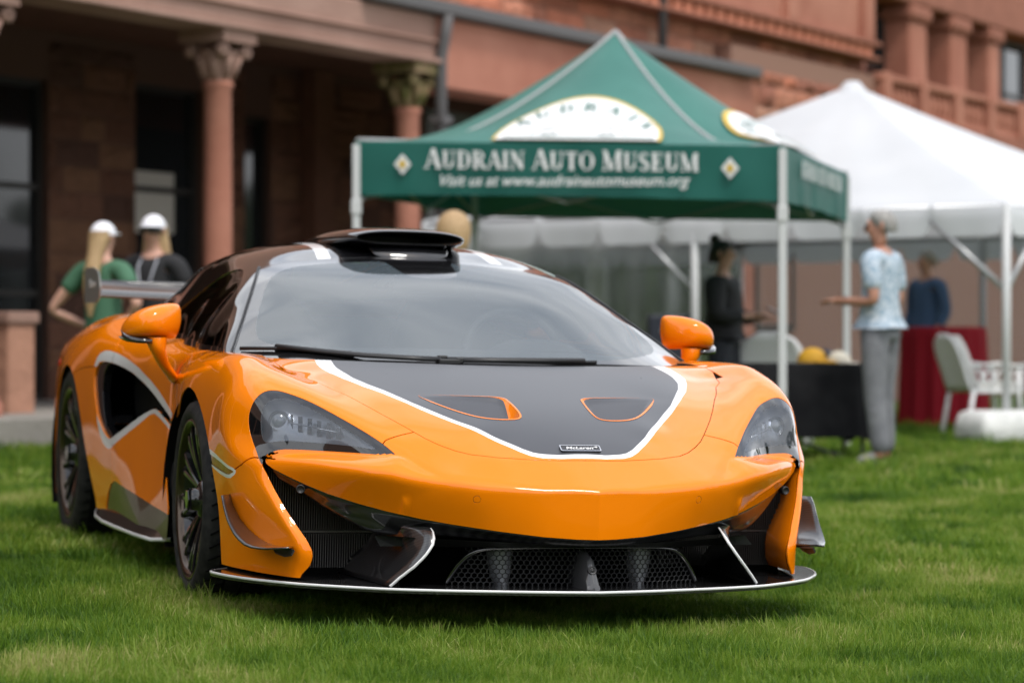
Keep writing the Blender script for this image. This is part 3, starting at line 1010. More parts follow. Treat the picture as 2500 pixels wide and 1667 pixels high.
# bonnet vents: the floor drops forwards under an orange lip
def vent(sgn):
    s = Sheet(vent_s.V.copy(), vent_s.N.copy(), vent_s.T)
    P = smooth_poly(VENT, it=2)
    depth = np.clip((-.735 - s.V[:, 1]) / .20, 0, 1)
    inner = np.clip(-sd_poly(XY(s), P) / .02, 0, 1)
    floor = Sheet(s.V.copy(), s.N.copy(), s.T)
    floor.V[:, 2] -= .055 * depth ** 1.2 * np.clip(inner * 1.2, 0, 1) + .0
    V, T = floor.V, floor.T
    fn = np.cross(V[T[:, 1]] - V[T[:, 0]], V[T[:, 2]] - V[T[:, 0]])
    N = np.zeros_like(V)
    for j in range(3):
        np.add.at(N, T[:, j], fn)
    N /= np.linalg.norm(N, axis=1)[:, None] + 1e-12
    f = Sheet(V, N, T)
    wall, flo = f.split(inner_d(f) )
    out = []
    for q in (wall, flo):
        out.append(q if sgn > 0 else q.mirrored())
    return out
def inner_d(f):
    # the lip is the steep edge of the recess along its front and sides
    d = -sd_poly(XY(f), smooth_poly(VENT, it=2)) - (.000 + .017 * np.clip((-.765 - f.V[:, 1]) / .10, 0, 1))
    return d
for sgn in (1, -1):
    w_, f_ = vent(sgn)
    o = link('bonnet_vent', mesh_np('bonnet_vent', f_.V, f_.T, f_.N), SATIN, bonnet)
    link('vent_lip', mesh_np('vent_lip', w_.V, w_.T, w_.N), PAINT, bonnet)
    k = ventlip_s.offset(.0012) if sgn > 0 else ventlip_s.offset(.0012).mirrored()
    link('vent_edge', mesh_np('vent_edge', k.V, k.T, k.N), PAINT, bonnet)

# ------------------------------------------------------------------ head lamps
lens_s, ring_s = lamp_s.split(sd_poly(XZ(lamp_s), smooth_poly(LENSP, it=1)))
ring_s = ring_s.offset(-.0015).rim([(0, .004)])
back = lens_s.rim([(0, .002), (0, .0)]) if False else lens_s
for sgn in (1, -1):
    m_ = (lambda s: s) if sgn > 0 else (lambda s: s.mirrored())
    r = m_(ring_s)
    lamp = link('headlamp', mesh_np('headlamp', r.V, r.T, r.N), GLOSS, car, label='head lamp in a gloss black surround')
    l_ = m_(lens_s.offset(-.002))
    link('lamp_lens', mesh_np('lamp_lens', l_.V, l_.T, l_.N), LENS, lamp)
    # inner bowl
    bw = lens_s.offset(0)
    dpt = np.clip(-sd_poly(XZ(bw), LENSP) / .035, 0, 1)
    bw.V = bw.V + np.outer(.008 + .045 * dpt * (2 - dpt), (-.25, 1.0, -.05))
    bw = m_(bw)
    link('lamp_housing', mesh_np('lamp_housing', bw.V, bw.T, bw.N), LAMPIN, lamp)
    pj = Vector((.806 * sgn, -.725, .597))
    ax = Vector((.35 * sgn, -.93, .05)).normalized()
    q = Vector((0, 0, 1)).rotation_difference(ax).to_matrix()
    mb = MB()
    prof = [(.030, -.02), (.030, .004), (.027, .008), (.0265, .004), (.024, .0), (.018, .006), (.009, .0095), (.0001, .010)]
    t = MB().lathe(prof, n=36)
    mb.add([q @ Vector(v) + pj + ax * -.012 for v in t.V], t.F, True)
    mb.build('projector', mat('projector_glass', (.10, .11, .12), .05, coat=1.0), lamp)
    t = MB().lathe([(.0305, .0), (.0325, .004), (.0305, .008)], n=40)
    MB().add([q @ Vector(v) + pj + ax * -.01 for v in t.V], t.F, True).build('projector_ring', SILVER, lamp)
    # rows of reflector fins along the lamp
    mb = MB()
    for row in (0, 1):
        for i in range(6):
            f = i / 5
            p = Vector((.770, -.755, .606 if row == 0 else .581)).lerp(Vector((.655, -.872, .582 if row == 0 else .556)), f)
            p += Vector((-.004, .014, 0))
            d = Vector((-.7, -.7, 0))
            s_ = .011
            V = [p + Vector((0, 0, -s_)), p + Vector((.010, .014, -s_)), p + Vector((.010, .014, s_)), p + Vector((0, 0, s_)), p + Vector((-.004, .018, s_)), p + Vector((-.004, .018, -s_))]
            mb.add([(v.x * sgn, v.y, v.z) for v in V], [(0, 1, 2, 3), (0, 3, 4, 5)], False)
    mb.build('reflector_row', SILVER, lamp)
    mb = MB()
    a, b = Vector((.772 * sgn, -.757, .5915)), Vector((.650 * sgn, -.882, .5685))
    mb.tube([a + Vector((0, .006, 0)), b + Vector((0, .006, 0))], .0016, 6)
    mb.build('light_guide', SILVER, lamp)

# ------------------------------------------------------------------ cabin
G = level_sheet(F_cabin, (-.012, -.40, .66), (.9, 3.1, 1.24), .0095)
_, G = G.split(G.V[:, 0])
G, _ = G.split(np.where(G.V[:, 1] > .12, -.012 - F_body(G.V[:, 0], G.V[:, 1], G.V[:, 2]), -.028 - F_body(G.V[:, 0], G.V[:, 1], G.V[:, 2])))
WS_SIDE = [(.84, -.15), (.805, -.02), (.783, .036), (.767, .077), (.751, .119), (.736, .160), (.719, .206), (.701, .253), (.684, .30), (.667, .348), (.649, .397), (.631, .446), (.613, .499), (.594, .551), (.576, .606), (.556, .672), (.545, .70)]
WS_TOP = [(.50, .700), (.424, .696), (.343, .692), (.259, .690), (.12, .688), (0, .687)]
WS = WS_SIDE + WS_TOP + [(-.1, .687), (-.1, -.7), (.9, -.7)]
FRIT = [(.690, .105), (.678, .176), (.657, .241), (.633, .315), (.608, .388), (.582, .461), (.553, .520), (.517, .566), (.478, .595), (.43, .612), (.36, .62), (.28, .624), (.13, .624), (.118, .60), (.108, .50), (.090, .43), (.06, .405), (0, .40),
        (-.1, .40), (-.1, -.275), (0, -.272), (.111, -.268), (.21, -.256), (.373, -.228), (.467, -.196), (.55, -.145), (.62, -.065), (.662, .0), (.687, .067)]
ws_s, G = G.split(where(sd_poly(XY(G), WS), G.N[:, 2] > .35))
clear_s, frit_s = ws_s.split(sd_poly(XY(ws_s), smooth_poly(FRIT, it=2)))
_, frit_s = frit_s.split(where(sd_poly(XY(frit_s), WS_SIDE + WS_TOP, closed=False) - .0025, frit_s.V[:, 0] >= 0))
SIDEW = [(.245, .812), (.30, .868), (.376, .922), (.50, .985), (.62, 1.03), (.72, 1.062), (.80, 1.082), (.90, 1.082), (1.02, 1.069), (1.107, 1.052), (1.22, 1.014), (1.36, .953), (1.50, .90), (1.58, .868), (1.3, .855), (.9, .838), (.6, .822), (.40, .808)]
sidew_s, G = G.split(where(sd_poly(YZ(G), smooth_poly(SIDEW, it=1)), G.V[:, 0] > .45))
RST = [(.299, .66), (.3475, .66), (.330, .80), (.3215, .93), (.318, 1.1), (.315, 2.2), (.268, 2.2), (.270, 1.1), (.273, .93), (.282, .80)]
rst_s, G = G.split(where(sd_poly(XY(G), RST), (G.N[:, 2] > .4) & (G.V[:, 1] > .6)))
REARW = [(.47, 1.75), (.46, 2.35), (-.1, 2.4), (-.1, 1.7)]
PILLAR = np.where((G.V[:, 0] > .35) & (G.V[:, 1] < 1.25), 1, 0)
screen = whole('windscreen', clear_s, GLASS)
whole('windscreen_border', frit_s, mat('frit_black', (.010, .010, .011), .10, coat=1.0), parent=screen)
roof = whole('roof', G, GLOSS, roll=[(.0005, .001), (.001, .006)])
whole('roof_stripe', rst_s, WHITE, parent=roof)
sw = both('side_window', sidew_s.offset(-.004), SIDEG)
for i, sgn in enumerate((1, -1)):
    t_ = sidew_s.offset(-.001)
    _, t_ = t_.split(-sd_poly(YZ(t_), smooth_poly(SIDEW, it=1)) - .012)if False else (None, t_)
# a bright strip along the windscreen pillar
for sgn in (1, -1):
    P = [(a, b) for a, b in WS_SIDE if b > .03]
    mb = MB()
    pts = []
    for a, b in P:
        z = float(ROOF(np.array(a), np.array(b)))
        pts.append(((a + .006) * sgn, b + .004, z + .0015))
    mb.tube(pts, .0035, 6)
    mb.build('pillar_trim', PLAST, screen)

# inside the cabin
fl = MB()
fl.box((0, 1.1, .34), (1.4, 2.0, .04))
fl.box((0, 2.0, .62), (1.3, .06, .62))
fl.box((.72, .9, .56), (.05, 1.6, .46)).box((-.72, .9, .56), (.05, 1.6, .46))
fl.build('cabin_floor', mat('cabin_dark', (.012, .012, .013), .8), car)
dash = MB()
rows = []
for y, z, w in ((-.30, .735, .50), (-.18, .765, .60), (0, .785, .68), (.16, .80, .70), (.34, .80, .70), (.40, .775, .70), (.42, .64, .69), (.44, .45, .66)):
    rows.append([(w * f, y - (.12 if z > .7 else 0) * (1 - f * f) * (1 if y < .2 else .4), z + .018 * (1 - f * f) * (1 if z > .7 else 0)) for f in np.linspace(-1, 1, 17)])
dash.grid(rows)
dash.build('dashboard', mat('dash_cloth', (.022, .023, .025), .85), car, sub=1)
hood_ = MB()
hood_.grid([[(.36 + .17 * f, y, z + h * (1 - f ** 4)) for f in np.linspace(-1, 1, 11)] for y, z, h in ((.22, .80, .015), (.32, .80, .055), (.44, .80, .06), (.47, .78, .03))])
hood_.build('instrument_hood', mat('hood_cloth', (.02, .02, .022), .8), car, sub=1)
wheel = MB()
rot = Matrix.Rotation(R_(68), 3, 'X')
circ = [rot @ Vector((.175 * math.cos(t), .165 * math.sin(t), 0)) + Vector((.36, .60, .80)) for t in np.linspace(0, 2 * math.pi, 41)]
wheel.tube(circ, .015, 8, cap=False)
for ang in (200, 340, 270):
    a = R_(ang)
    wheel.tube([rot @ Vector((.03 * math.cos(a), .03 * math.sin(a), -.02)) + Vector((.36, .60, .80)), rot @ Vector((.17 * math.cos(a), .16 * math.sin(a), 0)) + Vector((.36, .60, .80))], .012, 6)
wheel.tube([rot @ Vector((0, 0, -.05)) + Vector((.36, .60, .80)), rot @ Vector((0, 0, .0)) + Vector((.36, .60, .80))], .045, 14)
wheel.build('steering_wheel', mat('wheel_cloth', (.018, .018, .019), .75), car)
for sgn in (1, -1):
    s = MB()
    rows = []
    for y, z, w, b in ((.78, .45, .22, .02), (.84, .50, .24, .05), (1.05, .47, .24, .07), (1.28, .45, .23, .06), (1.36, .52, .23, .06), (1.45, .75, .25, .06), (1.50, .90, .22, .04), (1.53, .98, .14, .02), (1.55, 1.04, .12, .01), (1.57, 1.05, .10, 0)):
        rows.append([(sgn * .36 + w * f, y - b * abs(f) ** 3 * (1 if z > .55 else 0), z + b * abs(f) ** 3 * (0 if z > .55 else 1)) for f in np.linspace(-1, 1, 9)])
    s.grid(rows)
    s.build('seat', ALC, car, solid=.05, sub=1)
im = MB()
im.box((0, .50, 1.035), (.23, .02, .065))
im.tube([(0, .50, 1.05), (0, .55, 1.09)], .012, 8)
im.build('interior_mirror', PLAST, car, bevel=.008)
# belts: thin orange lines seen through the glass
mb = MB()
mb.tube([(.30, .47, .808), (.46, .50, .790)], .004, 6)
mb.build('instrument_trim', mat('trim_red', (.7, .10, .03), .4), car)

# ------------------------------------------------------------------ front: splitter, corner fins, ducts
SPL = [(0, -1.322), (.147, -1.300), (.29, -1.262), (.40, -1.232), (.454, -1.215), (.574, -1.168), (.655, -1.108), (.729, -1.05), (.80, -.985), (.853, -.905), (.897, -.835), (.931, -.757), (.954, -.683), (.970, -.61), (.972, -.575), (.960, -.545), (.93, -.515), (.90, -.48), (.70, -.44), (.4, -.42), (0, -.42)]
full = smooth_poly(SPL[:18], closed=False, it=2).tolist()
edge = full
spl_half = [tuple(p) for p in full] + [(.70, -.44), (.4, -.42), (0, -.42)]
outline = spl_half + [(-x, y) for x, y in spl_half[::-1] if x > 1e-6]
mb = MB()
mb.prism(outline, 'z', .127, .141)
splitter = mb.build('front_splitter', SPLASH, car, bevel=.002, label='carbon front splitter edged in white')
ln = [(-x, y) for x, y in edge[::-1]] + edge[1:]
rows = []
nrm = []
for i, p in enumerate(ln):
    a, b = np.array(ln[max(i - 1, 0)]), np.array(ln[min(i + 1, len(ln) - 1)])
    t = (b - a) / np.linalg.norm(b - a)
    o = np.array((t[1], -t[0]))
    rows.append([(p[0] - o[0] * .004, p[1] - o[1] * .004, .1420), (p[0] + o[0] * .0012, p[1] + o[1] * .0012, .1420), (p[0] + o[0] * .0025, p[1] + o[1] * .0025, .1405), (p[0] + o[0] * .0025, p[1] + o[1] * .0025, .1355), (p[0] + o[0] * .0005, p[1] + o[1] * .0005, .1345)])
MB().grid(rows).build('splitter_edge', WHITE, splitter)

# carbon strip under the bumper
LOWC = [(.815, .440, -.815), (.806, .4425, -.826)]
cu = [(0, -1.289, .2845), (.06, -1.284, .2855), (.156, -1.262, .2915), (.268, -1.219, .3035), (.389, -1.157, .319), (.475, -1.108, .3325), (.554, -1.05, .3485), (.63, -.985, .3685), (.70, -.918, .3915), (.755, -.868, .4145), (.806, -.822, .4405), (.835, -.79, .456)]
cl = [(0, -1.262, .264), (.06, -1.258, .265), (.156, -1.235, .2685), (.268, -1.18, .276), (.389, -1.125, .284), (.46, -1.08, .286), (.55, -1.0, .277), (.60, -.978, .290), (.655, -.940, .325), (.70, -.893, .350), (.745, -.848, .388), (.815, -.79, .43)]
for sgn in (1,):
    full_u = [(-x, y, z) for x, y, z in cu[::-1]] + cu[1:]
    full_l = [(-x, y, z) for x, y, z in cl[::-1]] + cl[1:]
    rows = []
    for a, b in zip(full_u, full_l):
        a, b = np.array(a), np.array(b)
        rows.append([a + (0, .006, .004), a + (0, .004, -.002), a * .6 + b * .4 + (0, .008, 0), a * .25 + b * .75 + (0, .006, 0), b, b + (0, .02, -.002), b + (0, .12, .01)])
    MB().grid(rows).build('bumper_undertray', CARBON, car, sub=1)
for sgn in (1, -1):
    # blade: inner wall running back from the front edge
    bl = [(x, z) for x, z in BLADE[:-1]]
    yy = [-.776, -.785, -.819, -.85, -.885, -.925, -.940, -.947, -.935, -.918]
    rows = []
    for (x, z), y in zip(bl, yy):
        rows.append([((x + .0005) * sgn, y + .002, z), ((x - .002) * sgn, y + .012, z), ((x + .006) * sgn, y + .10, z), ((x + .02) * sgn, y + .22, z)])
    MB().grid(rows).build('duct_wall', PAINT, car)
    # radiator behind the side opening: many thin fins
    mb = MB()
    mb.add([(.40 * sgn, -.66, .13), (.845 * sgn, -.66, .13), (.845 * sgn, -.66, .48), (.40 * sgn, -.66, .48)], [(0, 1, 2, 3)])
    mb.build('radiator_back', DARK, car)
    mb = MB()
    for i in range(56):
        x = .42 + i * .0074
        for z0, z1 in ((.160, .262), (.272, .48)):
            mb.box((x * sgn, -.695, (z0 + z1) / 2), (.0018, .02, z1 - z0))
    mb.box((.64 * sgn, -.69, .267), (.46, .01, .006))
    mb.build('radiator_fins', mat('fin_metal', (.10, .095, .09), .4, metal=.6), car, kind='stuff')
    # curved fin standing on the splitter
    ed = [(.567, -1.132, .143), (.555, -1.140, .156), (.544, -1.147, .168), (.532, -1.155, .179), (.521, -1.163, .190), (.509, -1.171, .201), (.498, -1.175, .213), (.487, -1.179, .225), (.476, -1.181, .238), (.466, -1.180, .252), (.456, -1.176, .266), (.449, -1.163, .284), (.447, -1.140, .300), (.448, -1.118, .309)]
    n = len(ed)
    rb, rt = np.array((.60, -.60, .143)), np.array((.56, -.95, .300))
    rows = []
    for i, e in enumerate(ed):
        f = i / (n - 1)
        r_ = rb * (1 - f) + rt * f + np.array((-.02, 0, 0)) * math.sin(math.pi * f)
        e = np.array(e)
        rows.append([(p[0] * sgn, p[1], p[2]) for p in [e * (1 - g) + r_ * g + np.array((.014, 0, .006)) * math.sin(math.pi * g) * f for g in np.linspace(0, 1, 9)]])
    fin = MB().grid(rows).build('splitter_fin', CARBON, car, solid=.006)
    rows = []
    for i, e in enumerate(ed):
        e = np.array(e)
        a, b = np.array(ed[max(i - 1, 0)]), np.array(ed[min(i + 1, n - 1)])
        t = (b - a) / np.linalg.norm(b - a)
        nn = np.cross(t, (0, 1, 0))
        nn /= np.linalg.norm(nn)
        rows.append([(p[0] * sgn, p[1], p[2]) for p in (e - nn * .0036 + (0, .004, 0), e - nn * .0036 - (0, .002, 0), e + nn * .0036 - (0, .002, 0), e + nn * .0036 + (0, .004, 0))])
    MB().grid(rows).build('fin_edge', WHITE, fin)
    # canard on the bumper corner
    out = [(.958, -.655, .372), (.958, -.682, .345), (.956, -.70, .324), (.954, -.72, .304), (.950, -.746, .285), (.945, -.773, .267), (.937, -.803, .252), (.927, -.834, .240), (.912, -.861, .234), (.897, -.893, .233), (.881, -.921, .234), (.867, -.958, .238), (.852, -.99, .241), (.837, -1.012, .244)]
    inn = [(.913, -.571, .372), (.911, -.59, .345), (.905, -.615, .324), (.898, -.645, .300), (.888, -.675, .282), (.879, -.70, .270), (.870, -.722, .260), (.860, -.750, .250), (.848, -.780, .242), (.838, -.808, .236), (.828, -.832, .235), (.818, -.855, .236), (.808, -.88, .237), (.800, -.898, .238)]
    rows = [[(p[0] * sgn, p[1], p[2]) for p in [np.array(o_) * g + (np.array(i_) + (-.006, .004, 0)) * (1 - g) for g in np.linspace(0, 1, 6)]] for o_, i_ in zip(out, inn)]
    cn = MB().grid(rows).build('canard', CARBON, car, solid=.005)
    cn.modifiers['thick'].offset = 0
    MB().add([((.80) * sgn, -.885, .232), (.815 * sgn, -.99, .236), (.822 * sgn, -.99, .222), (.83 * sgn, -.93, .214), (.84 * sgn, -.86, .218), (.84 * sgn, -.82, .232)], [(0, 1, 2, 3, 4, 5)]).build('canard_bracket', PLAST, cn, solid=.006)
    # black sensor at the bumper tip
    s_ = MB()
    c = Vector((.771 * sgn, -.872, .404))
    ax = Vector((.25 * sgn, -.95, -.1)).normalized()
    q = Vector((0, 0, 1)).rotation_difference(ax).to_matrix()
    t = MB().lathe([(.0001, -.02), (.013, -.02), (.0135, 0), (.012, .003), (.0095, .002), (.009, 0), (.0001, .0005)], n=20)
    s_.add([q @ Vector(v) + c for v in t.V], t.F, True)
    s_.build('duct_sensor', PLAST, car)

# centre duct with hexagonal mesh, brake ducts and camera housing
duct = MB()
duct.add([(-.84, -.62, .125), (.84, -.62, .125), (.84, -.62, .48), (-.84, -.62, .48)], [(0, 1, 2, 3)])
duct.build('duct_back', DARK, car)
frame = MB()
def mesh_y(x): return -1.165 + .55 * x * x
def frame_pt(f):
    pts = [(-.385, .146), (-.372, .170), (-.355, .198), (-.333, .224), (-.305, .241), (-.27, .248), (-.2, .251), (0, .253), (.2, .251), (.27, .248), (.305, .241), (.333, .224), (.355, .198), (.372, .170), (.385, .146)]
    return pts
loop = frame_pt(0)
rows = []
for x, z in loop:
    y = mesh_y(x)
    rows.append([(x * 1.02, y - .008, z + .004), (x, y - .012, z), (x * .985, y - .004, z - .004), (x * .97, y + .03, z - .006)])
frame.grid(rows)
frame.build('mesh_frame', GLOSS, car, sub=1)
top = MB()
rows = []
for x in np.linspace(-.58, .58, 25):
    yb = -1.262 + .62 * x * x
    zz = .268 + .025 * abs(x)
    fr = min(1.0, abs(x) / .40)
    rows.append([(x, yb + .01, zz), (x, yb + .05, zz - .006), (x, mesh_y(min(abs(x), .45)) - .008, .256 - .004 * fr), (x, mesh_y(min(abs(x), .45)) + .03, .254)])
top.grid(rows)
top.build('duct_roof', PLAST, car)
mb = MB()
s = .0085
for j in range(-1, 9):
    for i in range(-24, 25):
        cx, cz = (i + (.5 if j % 2 else 0)) * .0172, .146 + j * .0149 * .86
        if cz > .250 or cz < .142 or abs(cx) > .33 + (.17 - cz) * .55 + .04:
            continue
        hexp = [(cx + .0099 * math.sin(math.pi / 3 * k), cz + .0085 * math.cos(math.pi / 3 * k)) for k in range(6)]
        inn = [(cx + (a - cx) * .84, cz + (b - cz) * .84) for a, b in hexp]
        V = [(a, mesh_y(a), b) for a, b in hexp] + [(a, mesh_y(a) - .001, b) for a, b in inn] + [(a, mesh_y(a) + .004, b) for a, b in inn]
        mb.add(V, [(k, (k + 1) % 6, 6 + (k + 1) % 6, 6 + k) for k in range(6)] + [(6 + k, 6 + (k + 1) % 6, 12 + (k + 1) % 6, 12 + k) for k in range(6)], False)
mb.build('grille_mesh', mat('mesh_black', (.022, .022, .023), .3, spec=.6), car, kind='stuff')
for sgn in (1, -1):
    mb = MB()
    rows = []
    for z, w in ((.14, .020), (.17, .030), (.20, .036), (.225, .038), (.25, .040)):
        rows.append([(.215 * sgn + w * math.sin(t) + .01 * sgn * (z - .2) * 5, -1.055 - .035 * math.cos(t), z) for t in np.linspace(-1.9, 1.9, 15)])
    mb.grid(rows)
    mb.build('brake_duct', mat('duct_grey', (.30, .31, .33), .3, metal=.3), car, sub=1)
nub = MB()
rows = []
for y, w, z0, z1 in ((-1.12, .026, .140, .250), (-1.19, .026, .140, .248), (-1.235, .022, .140, .232), (-1.252, .020, .140, .205), (-1.268, .021, .140, .165), (-1.272, .020, .140, .148)):
    rows.append([(-w, y, z0), (-w * .95, y, z0 * .6 + z1 * .4), (-w * .5, y, z1 - .012), (0, y, z1), (w * .5, y, z1 - .012), (w * .95, y, z0 * .6 + z1 * .4), (w, y, z0)])
nub.grid(rows)
nub.add([rows[-1][k] for k in range(7)], [(0, 1, 2, 3, 4, 5, 6)])
nub_o = nub.build('camera_housing', mat('housing_satin', (.05, .05, .052), .3, coat=.5), car, bevel=.003)
t = MB().lathe([(.0001, .006), (.006, .006), (.0075, .001), (.011, .001), (.0135, .005), (.0165, .003), (.0165, -.01)], n=28)
ax = Vector((0, -.95, .30)).normalized()
q = Vector((0, 0, 1)).rotation_difference(ax).to_matrix()
MB().add([q @ (Vector(v) * .8) + Vector((0, -1.2535, .195)) for v in t.V], t.F, True).build('camera_lens', PLAST, nub_o)

# badge on the nose
by, bz = -1.128, .5385
bn = Vector((0, -math.sin(R_(33)), math.cos(R_(33))))
bt = Vector((0, math.cos(R_(33)), math.sin(R_(33))))
def bpt(u, v, h=0.0): return Vector((0, by, float(TOP(np.array(0.), np.array(by))))) + Vector((1, 0, 0)) * u + bt * v + bn * (h + .001 - .08 * u * u)
def rrect(w, h, r, n=5):
    P = []
    for cx, cy, a in ((w - r, h - r, 0), (-w + r, h - r, 90), (-w + r, -h + r, 180), (w - r, -h + r, 270)):
        P += [(cx + r * math.cos(R_(a + 90 * k / n)), cy + r * math.sin(R_(a + 90 * k / n))) for k in range(n + 1)]
    return P
o1, i1 = rrect(.0625, .0145, .005), rrect(.0595, .0118, .004)
n = len(o1)
mb = MB()
mb.add([bpt(a, b, .004) for a, b in i1], [tuple(range(n))])
mb.add([bpt(a, b, 0) for a, b in o1] + [bpt(a, b, .004) for a, b in o1], [(k, (k + 1) % n, n + (k + 1) % n, n + k) for k in range(n)])
badge = mb.build('badge', mat('badge_dark', (.02, .02, .022), .2, coat=.5), bonnet)
MB().add([bpt(a, b, .0045) for a, b in o1] + [bpt(a, b, .0048) for a, b in i1], [(k, (k + 1) % n, n + (k + 1) % n, n + k) for k in range(n)]).build('badge_rim', mat('chrome', (.8, .8, .82), .12, metal=1.0), bonnet)

def text_mesh(name, body, size, m, parent, M, ext=.0005, shear=0.0, align='CENTER', sx=1.0, bold=0.0):
    cu_ = bpy.data.curves.new(name, 'FONT')
    cu_.body = body
    cu_.size = size
    cu_.extrude = ext
    cu_.shear = shear
    cu_.offset = bold
    cu_.align_x = align
    cu_.align_y = 'CENTER'
    cu_.space_character = sx
    o = bpy.data.objects.new(name, cu_)
    COL.objects.link(o)
    dg = bpy.context.evaluated_depsgraph_get()
    me = bpy.data.meshes.new_from_object(o.evaluated_get(dg))
    me.name = name
    bpy.data.objects.remove(o)
    bpy.data.curves.remove(cu_)
    me.materials.clear()
    t = link(name, me, m, parent)
    t.matrix_local = M
    return t
Mb = Matrix.Identity(4)
p0 = bpt(-.003, -.0008, .0042)
for i, ax_ in enumerate((Vector((1, 0, 0)), bt, bn)):
    for j in range(3):
        Mb[j][i] = ax_[j]
for j in range(3):
    Mb[j][3] = p0[j]
text_mesh('badge_lettering', 'McLaren', .021, mat('badge_white', (.8, .8, .8), .3), bonnet, Mb @ Matrix.Diagonal((1.15, .75, 1, 1)), shear=.18, bold=.0004)
MB().add([bpt(.040, .0035, .0047), bpt(.047, .0072, .0047), bpt(.0545, .008, .0047), bpt(.0535, .004, .0047), bpt(.050, .000, .0047), bpt(.0475, .0035, .0047)], [(0, 1, 2, 3, 4, 5)]).build('badge_swoosh', bpy.data.materials['badge_white'], bonnet)

# wipers resting at the foot of the glass
def on_glass(x, y, h): return (x, y, float(ROOF(np.array(abs(x)), np.array(y))) + h)
for label, arm, bl, par in (('', [(-.155, -.30), (-.155, -.29), (-.40, -.235), (-.52, -.18), (-.655, -.07)], [(-.45, -.235), (-.60, -.125), (-.66, -.07), (-.76, .03)], 0), ('', [(.13, -.31), (.12, -.30), (.20, -.30), (.29, -.285)], [(-.12, -.295), (.05, -.303), (.2, -.293), (.36, -.262)], 1)):
    mb = MB()
    pts = [on_glass(x, y, .020) for x, y in arm]
    if par == 0:
        pts = [(-.19, -.33, .782), (-.30, -.30, .785), (-.42, -.25, .790), (-.54, -.175, .800), (-.665, -.065, .812)]
    else:
        pts = [(-.17, -.33, .782), (.0, -.345, .783), (.15, -.34, .785), (.30, -.315, .787)]
    rows = []
    for i, p in enumerate(pts):
        f = i / (len(pts) - 1)
        w = .008 + .012 * (f if par == 0 else .3)
        rows.append([(p[0], p[1] - w, p[2] - .004), (p[0], p[1] - w * .8, p[2] + .006), (p[0], p[1], p[2] + .010), (p[0], p[1] + w * .8, p[2] + .006), (p[0], p[1] + w, p[2] - .004)])
    mb.grid(rows)
    wa = mb.build('wiper_arm', PLAST, car, solid=.004)
    mb = MB()
    mb.tube([on_glass(x, y, .010) for x, y in bl], .007, 6)
    mb.build('wiper_blade', PLAST, wa)
mb = MB()
mb.box((-.165, -.325, .778), (.07, .05, .018)).box((-.18, -.315, .790), (.03, .03, .016)).box((-.13, -.33, .782), (.025, .035, .02))
mb.build('wiper_pivot', PLAST, car, bevel=.004)

# ------------------------------------------------------------------ mirrors
MIRL = ('orange door mirror housing', 'orange door mirror housing')
for sgn in (1, -1):
    mb = MB()
    rows = []
    # sections from the inner end to the outer tip; each an oval in the (y, z) plane, front bulged
    secs = [(.872, .889, .045, .030, .455), (.878, .890, .059, .046, .455), (.893, .891, .0625, .062, .448), (.93, .8905, .0605, .082, .43), (.965, .888, .057, .094, .422), (1.0, .883, .052, .098, .425), (1.03, .875, .044, .090, .436), (1.05, .867, .034, .072, .452), (1.063, .860, .021, .045, .468), (1.068, .856, .008, .016, .48)]
    for x, z, hz, hy, y0 in secs:
        r_ = []
        for k in range(20):
            t = 2 * math.pi * k / 20
            c_, s_ = math.cos(t), math.sin(t)
            e = .75
            yy = -hy * math.copysign(abs(c_) ** e, c_) if c_ > 0 else -hy * .35 * c_
            zz = hz * math.copysign(abs(s_) ** .72, s_)
            r_.append(((x + .012 * (s_ if s_ < 0 else 0) * -1 * (1 if x < .9 else 0)) * sgn, y0 + yy + .02, z + zz))
        rows.append(r_)
    mb.grid(rows, closed=True)
    b0 = len(mb.V)
    mb.F += [tuple(range(20)), tuple(reversed(range((len(secs) - 1) * 20, len(secs) * 20)))]
    mb.S += [True, True]
    mir = mb.build('door_mirror', PAINT, car, sub=1)
    mb = MB()
    mb.grid([[(x * sgn, y, z), (x * sgn, y - .03, z - .012), (x * sgn, y - .032, z - .022), (x * sgn, y + .03, z - .022)] for x, y, z in ((.985, .40, .838), (1.02, .405, .838), (1.05, .43, .842), (1.066, .46, .850), (1.070, .49, .858))])
    mb.build('mirror_indicator', GLOSS, mir, solid=.006)
    # blade-like stalk down to the door
    prof_top = [(.915, .418, .834), (.96, .395, .833), (1.008, .40, .834)]
    mb = MB()
    A = [(.922, .43, .838), (.93, .385, .836), (.97, .365, .834), (1.008, .385, .834), (1.01, .43, .836), (.965, .45, .838)]
    Bm = [(.930, .42, .79), (.937, .38, .79), (.962, .362, .788), (.985, .375, .788), (.985, .42, .79), (.957, .44, .79)]
    Cm_ = [(.900, .47, .745), (.915, .44, .742), (.935, .425, .74), (.95, .44, .74), (.945, .49, .74), (.92, .50, .745)]
    D_ = [(.850, .56, .70), (.862, .50, .70), (.872, .48, .695), (.882, .50, .685), (.880, .60, .675), (.86, .62, .69)]
    mb.grid([[(x * sgn, y, z) for x, y, z in L] for L in (A, Bm, Cm_, D_)], closed=True)
    mb.build('mirror_stalk', PAINT, mir, sub=2)
    mb = MB()
    mb.add([(x * sgn, .462, z) for x, z in ((.885, .845), (1.05, .845), (1.045, .90), (.89, .935))], [(0, 1, 2, 3)])
    mb.build('mirror_glass', mat('mirror_silver', (.7, .72, .75), .03, metal=1.0), mir)

